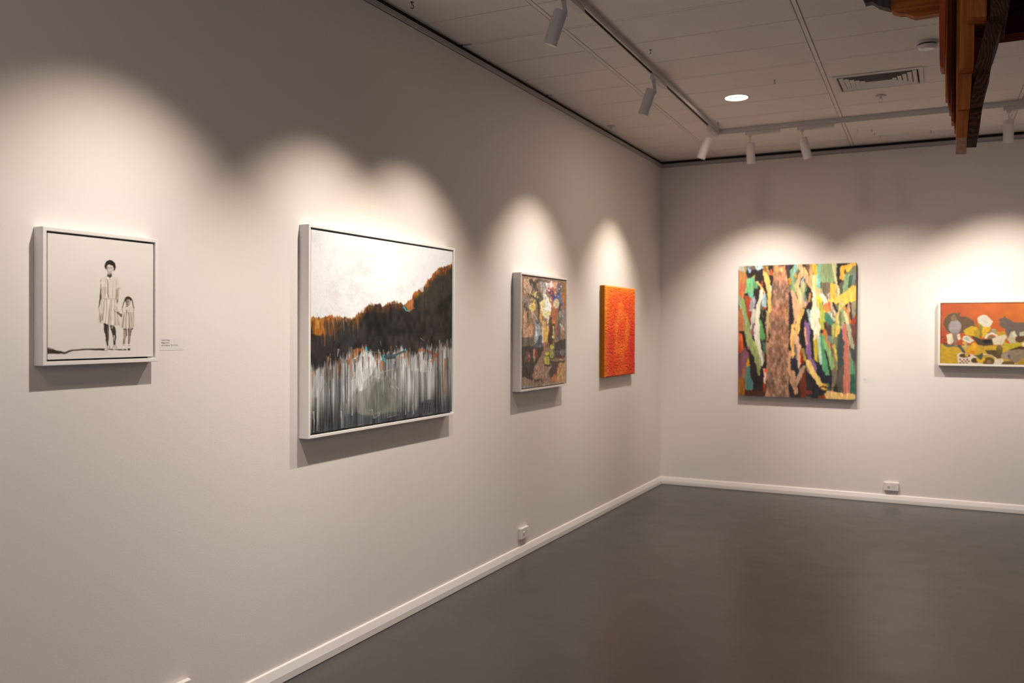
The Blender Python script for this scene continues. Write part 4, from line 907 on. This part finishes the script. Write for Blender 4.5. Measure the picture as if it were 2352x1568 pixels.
# ------------------------------------------------------------------ wall labels
def wall_label(root, w, h, lines, size):
    bm = bmesh.new(); box(bm, -w/2, w/2, -0.0006, -0.0002, -h/2, h/2)
    mesh_obj('card', bm, M_card, root)
    for i, t in enumerate(lines):
        cu = bpy.data.curves.new('lettering', 'FONT'); cu.body = t; cu.size = size; cu.extrude = 0.0001
        tmp = bpy.data.objects.new('lettering', cu); COL.objects.link(tmp)
        dg = bpy.context.evaluated_depsgraph_get()
        me = bpy.data.meshes.new_from_object(tmp.evaluated_get(dg))
        bpy.data.objects.remove(tmp)
        me.materials.clear(); me.materials.append(M_text)
        o = bpy.data.objects.new('lettering', me); COL.objects.link(o); o.parent = root
        o.location = (-w/2+0.006, -0.0008, h/2-0.012-size*1.25*i); o.rotation_euler = (math.pi/2, 0, 0)

r = on_left('wall_label', -5.945, 1.424, label='small pale wall label with three lines of lettering right of the woman and girl painting', cat='label')
wall_label(r, 0.105, 0.046, ['Heidi Cheng', 'Being in me', 'oil on canvas, 35 x 42 cm'], 0.0072)
r = on_far('wall_label', 1.858, 1.048, label='small faint white wall label right of the forest tree-trunk painting', cat='label')
wall_label(r, 0.10, 0.04, ['Tall timber', 'oil on canvas'], 0.0062)

# ------------------------------------------------------------------ power outlets
def outlet(root):
    bm = bmesh.new(); box(bm, -0.058, 0.058, -0.011, -0.001, -0.036, 0.036)
    mesh_obj('mounting_block', bm, M_plastic, root, bevel=0.002)
    bm = bmesh.new(); box(bm, -0.0575, 0.0575, -0.021, -0.0112, -0.0355, 0.0355)
    pl = mesh_obj('cover_plate', bm, M_plastic, root, bevel=0.004, seg=3)
    bm = bmesh.new(); box(bm, -0.030, -0.012, -0.0275, -0.0205, -0.011, 0.011)
    for v in bm.verts:
        if v.co.y < -0.025 and v.co.z < 0: v.co.y += 0.004
    mesh_obj('rocker_switch', bm, M_plastic, root, bevel=0.002)
    bm = bmesh.new()
    for x, z, a in ((0.012, 0.006, 0.5), (0.028, 0.006, -0.5), (0.020, -0.010, 0.0)):
        vs = box(bm, -0.0012, 0.0012, -0.0214, -0.0206, -0.0045, 0.0045)
        bmesh.ops.transform(bm, matrix=Matrix.Translation((x, 0, z)) @ Matrix.Rotation(a, 4, 'Y'), verts=vs)
    mesh_obj('socket_slots', bm, M_slot, root)
r = on_left('power_outlet', -3.053, 0.153, label='white power outlet on the left wall below the flower still life', cat='power outlet', group='power outlets')
outlet(r)
r = on_far('power_outlet', 2.049, 0.143, label='white power outlet low on the far wall right of the forest painting', cat='power outlet', group='power outlets')
outlet(r)
r = on_left('power_outlet', -5.928, 0.160, label='white power outlet at the bottom edge of the photo under the woman and girl painting', cat='power outlet', group='power outlets')
outlet(r)

# ------------------------------------------------------------------ track lighting
def track(name, length, root):
    w, hh, t = 0.0175, 0.034, 0.0035
    bm = bmesh.new()
    box(bm, -w, -w+t, 0, length, -hh, -0.0005); box(bm, w-t, w, 0, length, -hh, -0.0005); box(bm, -w+t, w-t, 0, length, -t, -0.0005)
    box(bm, -w+t, -0.0085, 0, length, -hh, -hh+0.003); box(bm, 0.0085, w-t, 0, length, -hh, -hh+0.003)
    mesh_obj('rail_profile', bm, M_white, root)
    bm = bmesh.new(); box(bm, -w+t+0.0005, w-t-0.0005, 0.002, length-0.002, -0.026, -0.016)
    mesh_obj('conductor_strip', bm, M_slot, root)
    bm = bmesh.new(); box(bm, -w-0.001, w+0.001, length, length+0.006, -hh-0.001, -0.0005)
    mesh_obj('end_cap', bm, M_white, root)
TY = -1.10
def tx(y): return 0.778 + 0.0205*(-y)
y_end = -9.0
yt = TY-0.027
ang = math.atan2(tx(y_end)-tx(yt), yt-y_end)
t = empty('lighting_track', (tx(y_end), y_end, H), ang, label='white ceiling lighting track running alongside the left wall', cat='track', group='ceiling lighting tracks')
track('t', (yt-y_end)/math.cos(ang), t)
t = empty('lighting_track', (6.5, TY, H), math.pi/2, label='white ceiling lighting track running across in front of the far wall', cat='track', group='ceiling lighting tracks')
track('t', 6.5-(tx(TY)-0.02), t)

def spotlight(pos, along, aim, tilt, label, yaw=0.0, power=1.0, beam=0.0):
    """pos: point on the track underside; along: unit xy of the track (adapter runs that way); aim: unit xy the head leans to."""
    root = empty('track_spotlight', (pos[0], pos[1], pos[2]), 0.0, label=label, cat='spotlight', group='track spotlights')
    a = Vector((along[0], along[1], 0)); b = Vector((aim[0], aim[1], 0))
    R = Matrix((a, Vector((0, 0, 1)).cross(a), Vector((0, 0, 1)))).transposed().to_4x4()
    bm = bmesh.new(); vs = box(bm, -0.035, 0.235, -0.0165, 0.0165, -0.030, 0.007)
    for v in vs:
        if v.co.z > 0: v.co.y *= 0.45
    bmesh.ops.transform(bm, matrix=R, verts=bm.verts)
    mesh_obj('adapter', bm, M_white, root, bevel=0.002)
    bm = bmesh.new()
    lathe(bm, [(0, -0.046), (0.012, -0.046), (0.014, -0.044), (0.014, -0.030), (0, -0.030)], 20)
    mesh_obj('swivel', bm, M_white, root, bevel=0.001)
    # head: local cylinder along -Z from the top at the origin
    top = Vector((0, 0, -0.088)) + b*0.012
    q = Matrix.Rotation(yaw, 4, 'Z')
    bd = q @ b
    axis = (bd*math.sin(tilt) - Vector((0, 0, math.cos(tilt)))).normalized()
    M = Matrix.Translation(top) @ (Vector((0, 0, -1)).rotation_difference(axis)).to_matrix().to_4x4()
    bm = bmesh.new()
    side = Vector((0, 0, 1)).cross(b)
    for sgn in (0,):
        p0 = Vector((0, 0, -0.043)); p1 = top + axis*0.035 - b*0.036
        d = 0.0035; wv = b*0.010
        pts = [p0-wv-side*d, p0+wv-side*d, p1+wv-side*d, p1-wv-side*d]
        lo = [bm.verts.new(p) for p in pts]; hi = [bm.verts.new(p+side*2*d) for p in pts]
        bm.faces.new(lo[::-1]); bm.faces.new(hi)
        for i in range(4): bm.faces.new((lo[i], lo[(i+1) % 4], hi[(i+1) % 4], hi[i]))
    mesh_obj('arm', bm, M_white, root, bevel=0.0015)
    Lh, R0 = 0.165, 0.0335
    bm = bmesh.new()
    lathe(bm, [(0, 0), (R0-0.004, 0), (R0, -0.004), (R0, -Lh+0.030), (R0-0.001, -Lh+0.0295), (R0-0.001, -Lh+0.0285), (R0, -Lh+0.028), (R0, -Lh), (R0-0.003, -Lh), (R0-0.003, -Lh+0.055), (0, -Lh+0.055)], 36, M)
    hd = mesh_obj('head', bm, M_white, root, smooth=False, bevel=0.0008)
    for p in hd.data.polygons: p.use_smooth = True
    hd.data.set_sharp_from_angle(angle=math.radians(35))
    bm = bmesh.new()
    lathe(bm, [(0, -Lh+0.046), (R0-0.010, -Lh+0.048), (R0-0.0035, -Lh+0.054), (0, -Lh+0.0545)], 28, M)
    mesh_obj('lens', bm, M_lens, hd)
    ld = bpy.data.lights.new('spot_beam', 'SPOT')
    ld.energy = SPOT_W*power; ld.color = SPOT_COL; ld.spot_size = math.radians(SPOT_DEG); ld.spot_blend = SPOT_BLEND; ld.shadow_soft_size = 0.010
    ld.color = (1, 1, 1); ld.use_nodes = True; nt = ld.node_tree; em = nt.nodes['Emission']
    tcn = nt.nodes.new('ShaderNodeTexCoord'); sx = nt.nodes.new('ShaderNodeSeparateXYZ'); ab = nt.nodes.new('ShaderNodeMath'); ab.operation = 'ABSOLUTE'
    mrn = nt.nodes.new('ShaderNodeMapRange'); mrn.inputs['From Min'].default_value = 0.76; mrn.inputs['From Max'].default_value = 0.93
    mxn = nt.nodes.new('ShaderNodeMix'); mxn.data_type = 'RGBA'; mxn.inputs['A'].default_value = (*SPOT_EDGE, 1); mxn.inputs['B'].default_value = (*SPOT_COL, 1)
    nt.links.new(tcn.outputs['Normal'], sx.inputs[0]); nt.links.new(sx.outputs['Z'], ab.inputs[0]); nt.links.new(ab.outputs[0], mrn.inputs['Value'])
    nt.links.new(mrn.outputs['Result'], mxn.inputs['Factor']); nt.links.new(mxn.outputs['Result'], em.inputs['Color'])
    lo = bpy.data.objects.new('spot_beam', ld); COL.objects.link(lo); lo.parent = root
    lp = top + axis*(Lh+0.002)
    a2 = tilt + beam
    ax2 = (bd*math.sin(a2) - Vector((0, 0, math.cos(a2)))).normalized()
    lo.matrix_local = Matrix.Translation(lp) @ (Vector((0, 0, -1)).rotation_difference(ax2)).to_matrix().to_4x4()
    return root

SPOT_DEG, SPOT_BLEND = 81.5, 1.0
TZ = H - 0.034
T20 = math.radians(20)
D = math.radians
for y, bt, pw, lab in (
        (-2.93, 1, 1.0, 'white cylinder spotlight midway along the left track, tilted toward the left wall'),
        (-1.40, 1, 1.0, 'white cylinder spotlight at the corner end of the left track'),
        (-4.42, 0, 1.05, 'white cylinder spotlight on the left track at the top edge of the photo'),
        (-5.10, 0, 1.05, 'white cylinder spotlight on the left track lighting the dark landscape painting'),
        (-6.20, 1, 1.0, 'white cylinder spotlight on the left track lighting the woman and girl painting')):
    spotlight((tx(y), y, TZ), (0, 1), (-1, 0), T20, lab, power=pw, beam=D(bt))
for x, yw, tl, bt, pw, lab in (
        (1.055, 0.05, T20, 12, 1.22, 'white cylinder spotlight on the far track nearest the room corner'),
        (1.455, -0.75, T20, 13, 1.12, 'white cylinder spotlight on the far track, second from the room corner, leaning right'),
        (2.855, 0.0, D(12), 20, 1.2, 'white cylinder spotlight on the far track right of the hanging timber')):
    spotlight((x, TY, TZ), (1, 0), (0, 1), tl, lab, yaw=yw, power=pw, beam=D(bt))

# ------------------------------------------------------------------ ceiling fittings
def downlight(x, y, lab):
    r = empty('downlight', (x, y, H), 0, label=lab, cat='downlight', group='recessed downlights')
    bm = bmesh.new(); lathe(bm, [(0.076, -0.001), (0.086, -0.001), (0.088, -0.003), (0.086, -0.005), (0.079, -0.006), (0.076, -0.003), (0.076, -0.001)], 48)
    mesh_obj('trim_ring', bm, M_white, r, smooth=True)
    bm = bmesh.new(); lathe(bm, [(0, -0.0065), (0.060, -0.006), (0.0755, -0.004), (0.0755, -0.0015), (0, -0.0015)], 48)
    mesh_obj('diffuser', bm, M_down, r, smooth=True)
    ld = bpy.data.lights.new('downlight_glow', 'AREA'); ld.shape = 'DISK'; ld.size = 0.15; ld.energy = DOWN_W; ld.color = (1.0, 0.76, 0.58)
    lo = bpy.data.objects.new('downlight_glow', ld); COL.objects.link(lo); lo.parent = r; lo.location = (0, 0, -0.012)
downlight(1.155, -2.045, 'round glowing recessed downlight in the ceiling near the corner')
for x, y in ((3.55, -2.05), (3.55, -5.2), (1.155, -8.0), (3.55, -8.3), (5.6, -3.6), (5.6, -7.0), (2.4, -10.4)):
    downlight(x, y, 'round recessed downlight in the ceiling outside the photo')

# air vent: nested sloping louvre rings in a flat panel
r = empty('air_vent', (2.072, -2.085, H), 0, label='white rectangular ceiling air vent with nested louvres beside the hanging timber', cat='air vent')
bm = bmesh.new()
W2, D2 = 0.262, 0.196
def rect(bm, hx, hy, z): return [bm.verts.new((a, b, z)) for a, b in ((-hx, -hy), (hx, -hy), (hx, hy), (-hx, hy))]
def bridge(bm, A, B):
    for i in range(4): bm.faces.new((A[i], A[(i+1) % 4], B[(i+1) % 4], B[i]))
A = rect(bm, W2, D2, -0.0005); B = rect(bm, W2, D2, -0.006); C_ = rect(bm, W2-0.022, D2-0.022, -0.010); D_ = rect(bm, W2-0.026, D2-0.026, -0.004)
bridge(bm, A, B); bridge(bm, B, C_); bridge(bm, C_, D_)
mesh_obj('vent_frame', bm, M_white, r)
bm = bmesh.new(); box(bm, -W2+0.024, W2-0.024, -D2+0.024, D2-0.024, -0.0025, -0.0008); mesh_obj('duct_opening', bm, M_dark, r)
for k in range(5):
    bm = bmesh.new(); hx = W2-0.034-0.030*k; hy = D2-0.034-0.030*k
    a = rect(bm, hx, hy, -0.0095); b = rect(bm, hx-0.026, hy-0.026, -0.0035); c = rect(bm, hx-0.0265, hy-0.0265, -0.0045); d = rect(bm, hx-0.001, hy-0.001, -0.0108)
    bridge(bm, a, b); bridge(bm, b, c); bridge(bm, c, d); bridge(bm, d, a)
    mesh_obj('louvre', bm, M_white, r)

r = empty('smoke_detector', (2.372, -2.76, H), 0, label='round white smoke detector on the ceiling left of the hanging timber', cat='smoke detector')
bm = bmesh.new(); lathe(bm, [(0, -0.001), (0.056, -0.001), (0.058, -0.004), (0.056, -0.012), (0, -0.012)], 40); mesh_obj('base_plate', bm, M_white, r, smooth=False)
bm = bmesh.new(); lathe(bm, [(0, -0.0125), (0.046, -0.0125), (0.046, -0.020), (0, -0.020)], 40); mesh_obj('vent_band', bm, M_slot, r)
bm = bmesh.new(); lathe(bm, [(0, -0.0205), (0.052, -0.0205), (0.053, -0.024), (0.046, -0.036), (0.030, -0.042), (0, -0.043)], 40); mesh_obj('dome_cover', bm, M_plastic, r, smooth=True)

def sprinkler(x, y, lab):
    r = empty('sprinkler_head', (x, y, H), 0, label=lab, cat='sprinkler', group='ceiling sprinkler heads')
    bm = bmesh.new(); lathe(bm, [(0, -0.001), (0.034, -0.001), (0.036, -0.003), (0.030, -0.007), (0.012, -0.010), (0, -0.010)], 28); mesh_obj('escutcheon', bm, M_white, r, smooth=True)
    bm = bmesh.new(); lathe(bm, [(0, -0.0105), (0.009, -0.0105), (0.009, -0.022), (0, -0.022)], 16)
    for s_ in (-1, 1): tube(bm, [(s_*0.008, 0, -0.020), (s_*0.012, 0, -0.032), (s_*0.003, 0, -0.046)], 0.0018, 8)
    mesh_obj('nozzle', bm, M_chrome, r)
    bm = bmesh.new(); lathe(bm, [(0, -0.0465), (0.014, -0.0465), (0.014, -0.0485), (0, -0.0485)], 20); mesh_obj('deflector', bm, M_chrome, r)
sprinkler(0.075, -1.62, 'small fire sprinkler head on the ceiling close to the left wall')
sprinkler(2.057, -1.665, 'small fire sprinkler head on the ceiling just below the air vent')

def hook(x, y, lab, s=1.0):
    r = empty('ceiling_hook', (x, y, H), random.uniform(0, 3), label=lab, cat='hook', group='ceiling hooks')
    bm = bmesh.new(); lathe(bm, [(0, -0.0005), (0.006*s, -0.0005), (0.006*s, -0.003), (0, -0.003)], 14); mesh_obj('plate', bm, M_hook, r)
    bm = bmesh.new(); tube(bm, [(0, 0, -0.003), (0, 0, -0.010*s)] + [(0.006*s*math.sin(t), 0, -0.010*s-0.006*s*(1-math.cos(t))) for t in np.linspace(0.3, 4.2, 9)], 0.0016*s, 8)
    mesh_obj('shank', bm, M_hook, r)
random.seed(3)
hook(0.105, -4.543, 'small dark ceiling hook by the left wall at the top edge of the photo', 1.5)
hook(0.937, -3.310, 'small dark ceiling hook right of the middle left-track spotlight', 1.1)
hook(1.470, -2.371, 'small dark ceiling hook right of the glowing downlight', 1.1)
hook(0.862, -1.358, 'small dark ceiling hook inside the corner of the two lighting tracks', 1.0)
hook(1.815, -0.623, 'small ceiling hook beyond the far track, leftmost of its cluster', 0.8)
hook(1.917, -0.590, 'small ceiling hook beyond the far track, top of the close pair', 0.8)
hook(1.926, -0.440, 'small ceiling hook beyond the far track, lower of the close pair', 0.8)
hook(1.960, -0.300, 'small ceiling hook beyond the far track, nearest the far wall', 0.7)
hook(2.343, -0.335, 'small ceiling hook near the far wall left of the hanging timber tip', 0.8)

# ------------------------------------------------------------------ hanging timber
def up(pts, z=3.095):
    """raise the two topmost outline points to the ceiling."""
    p = sorted(range(len(pts)), key=lambda i: -pts[i][1])[:2]
    return [(x, z if i in p else zz) for i, (x, zz) in enumerate(pts)]
TIMBER = [
('front_block', -4.66, 0.42, [(2.548, 2.768), (2.612, 2.756), (2.611, 2.659), (2.611, 2.6), (2.551, 2.606)]),
('front_block', -4.58, 0.4, [(2.529, 2.767), (2.578, 2.758), (2.574, 2.611), (2.573, 2.443), (2.525, 2.448), (2.527, 2.598)]),
('front_block', -4.5, 0.38, [(2.521, 2.762), (2.572, 2.753), (2.569, 2.446), (2.563, 2.313), (2.52, 2.314), (2.521, 2.486)]),
('front_block', -4.47, 0.36, [(2.515, 2.756), (2.563, 2.748), (2.562, 2.319), (2.555, 2.214), (2.516, 2.216), (2.516, 2.319)]),
('end_block', -4.7, 0.3, [(2.624, 2.733), (2.686, 2.722), (2.681, 2.634), (2.675, 2.587), (2.622, 2.586)]),
('end_block', -4.62, 0.26, [(2.614, 2.705), (2.669, 2.695), (2.665, 2.605), (2.657, 2.567), (2.65, 2.542), (2.642, 2.513), (2.634, 2.491), (2.629, 2.459), (2.625, 2.44), (2.622, 2.427), (2.573, 2.43), (2.583, 2.465), (2.592, 2.504), (2.6, 2.542), (2.609, 2.587)]),
('end_block', -4.54, 0.22, [(2.609, 2.531), (2.632, 2.528), (2.629, 2.481), (2.629, 2.444), (2.624, 2.425), (2.617, 2.395), (2.61, 2.362), (2.605, 2.336), (2.601, 2.308), (2.563, 2.305), (2.566, 2.341), (2.571, 2.37), (2.577, 2.407), (2.585, 2.443)]),
('end_block', -4.5, 0.2, [(2.571, 2.394), (2.609, 2.389), (2.603, 2.315), (2.599, 2.278), (2.596, 2.251), (2.591, 2.224), (2.588, 2.204), (2.554, 2.206), (2.559, 2.234), (2.561, 2.275), (2.562, 2.316)]),
('plank', -4.52, 0.1, [(2.452, 2.836), (2.479, 2.831), (2.479, 2.701), (2.476, 2.474), (2.464, 2.476), (2.459, 2.492), (2.456, 2.628)]),
('plank', -4.4, 0.1, [(2.474, 2.84), (2.487, 2.838), (2.485, 2.39), (2.478, 2.391)]),
('plank', -4.36, 0.1, [(2.483, 2.852), (2.491, 2.851), (2.492, 2.373), (2.486, 2.374)]),
('plank', -4.32, 0.1, [(2.489, 2.865), (2.499, 2.864), (2.498, 2.353), (2.491, 2.354)]),
('plank', -4.29, 0.1, [(2.496, 2.875), (2.509, 2.873), (2.51, 2.318), (2.499, 2.319)]),
('plank', -4.25, 0.1, [(2.507, 2.887), (2.519, 2.885), (2.517, 2.293), (2.51, 2.293)]),
('cross_beam', -4.2, 0.05, [(2.234, 2.952), (2.249, 2.896), (2.258, 2.871), (2.268, 2.833), (2.278, 2.819), (2.303, 2.808), (2.327, 2.804), (2.343, 2.794), (2.364, 2.784), (2.451, 2.786), (2.455, 2.914)]),
('weathered_offcut', -4.22, 0.05, [(2.139, 2.942), (2.157, 2.896), (2.164, 2.88), (2.169, 2.867), (2.193, 2.869), (2.202, 2.864), (2.211, 2.857), (2.222, 2.847), (2.243, 2.837), (2.268, 2.826), (2.265, 2.863), (2.254, 2.923)]),
]
TIMBER.append(('core_board', -4.42, 0.12, [(2.522, 3.09), (2.64, 3.09), (2.628, 2.60), (2.600, 2.44), (2.578, 2.30), (2.572, 2.225), (2.540, 2.225), (2.530, 2.5)]))
root = empty('hanging_timber_sculpture', (2.55, -4.4, H), 0, label='stepped cluster of orange and dark timber blocks hanging from the ceiling at upper right', cat='sculpture')
TM = {'front_block': M_wood, 'end_block': M_endgrain, 'plank': M_wood_red, 'cross_beam': M_wood_x, 'weathered_offcut': M_weather, 'core_board': M_wood_red}
TLAB = {'front_block': 'orange pine block', 'end_block': 'dark wavy-edged end-grain block', 'plank': 'thin reddish plank',
        'cross_beam': 'orange curved beam', 'weathered_offcut': 'grey weathered offcut', 'core_board': 'pinkish board between the blocks'}
for i, (n, y, d, pts) in enumerate(TIMBER):
    if n in ('front_block', 'plank', 'cross_beam') or i == 4: pts = up(pts)
    bm = bmesh.new()
    a = [bm.verts.new((x, y, z)) for x, z in pts]; b = [bm.verts.new((x, y+d, z)) for x, z in pts]
    bm.faces.new(a); bm.faces.new(b[::-1])
    for k in range(len(pts)): bm.faces.new((a[k], b[k], b[(k+1) % len(pts)], a[(k+1) % len(pts)]))
    o = mesh_obj(n, bm, M_wood if (n == 'plank' and i % 2 == 1) else TM[n], root, bevel=0.002, label=TLAB[n])
    o.matrix_parent_inverse = Matrix.Translation(-root.location)
bm = bmesh.new(); box(bm, 2.70, 3.75, -5.3, -3.735, 2.80, 3.09)
o = mesh_obj('dark_slab', bm, M_slab, root, bevel=0.003, label='dark stained timber slab'); o.matrix_parent_inverse = Matrix.Translation(-root.location)
bm = bmesh.new(); box(bm, 2.685, 3.76, -3.734, -3.61, 2.80, 3.09)
o = mesh_obj('edge_board', bm, M_strip, root, bevel=0.003, label='red-brown edge board'); o.matrix_parent_inverse = Matrix.Translation(-root.location)
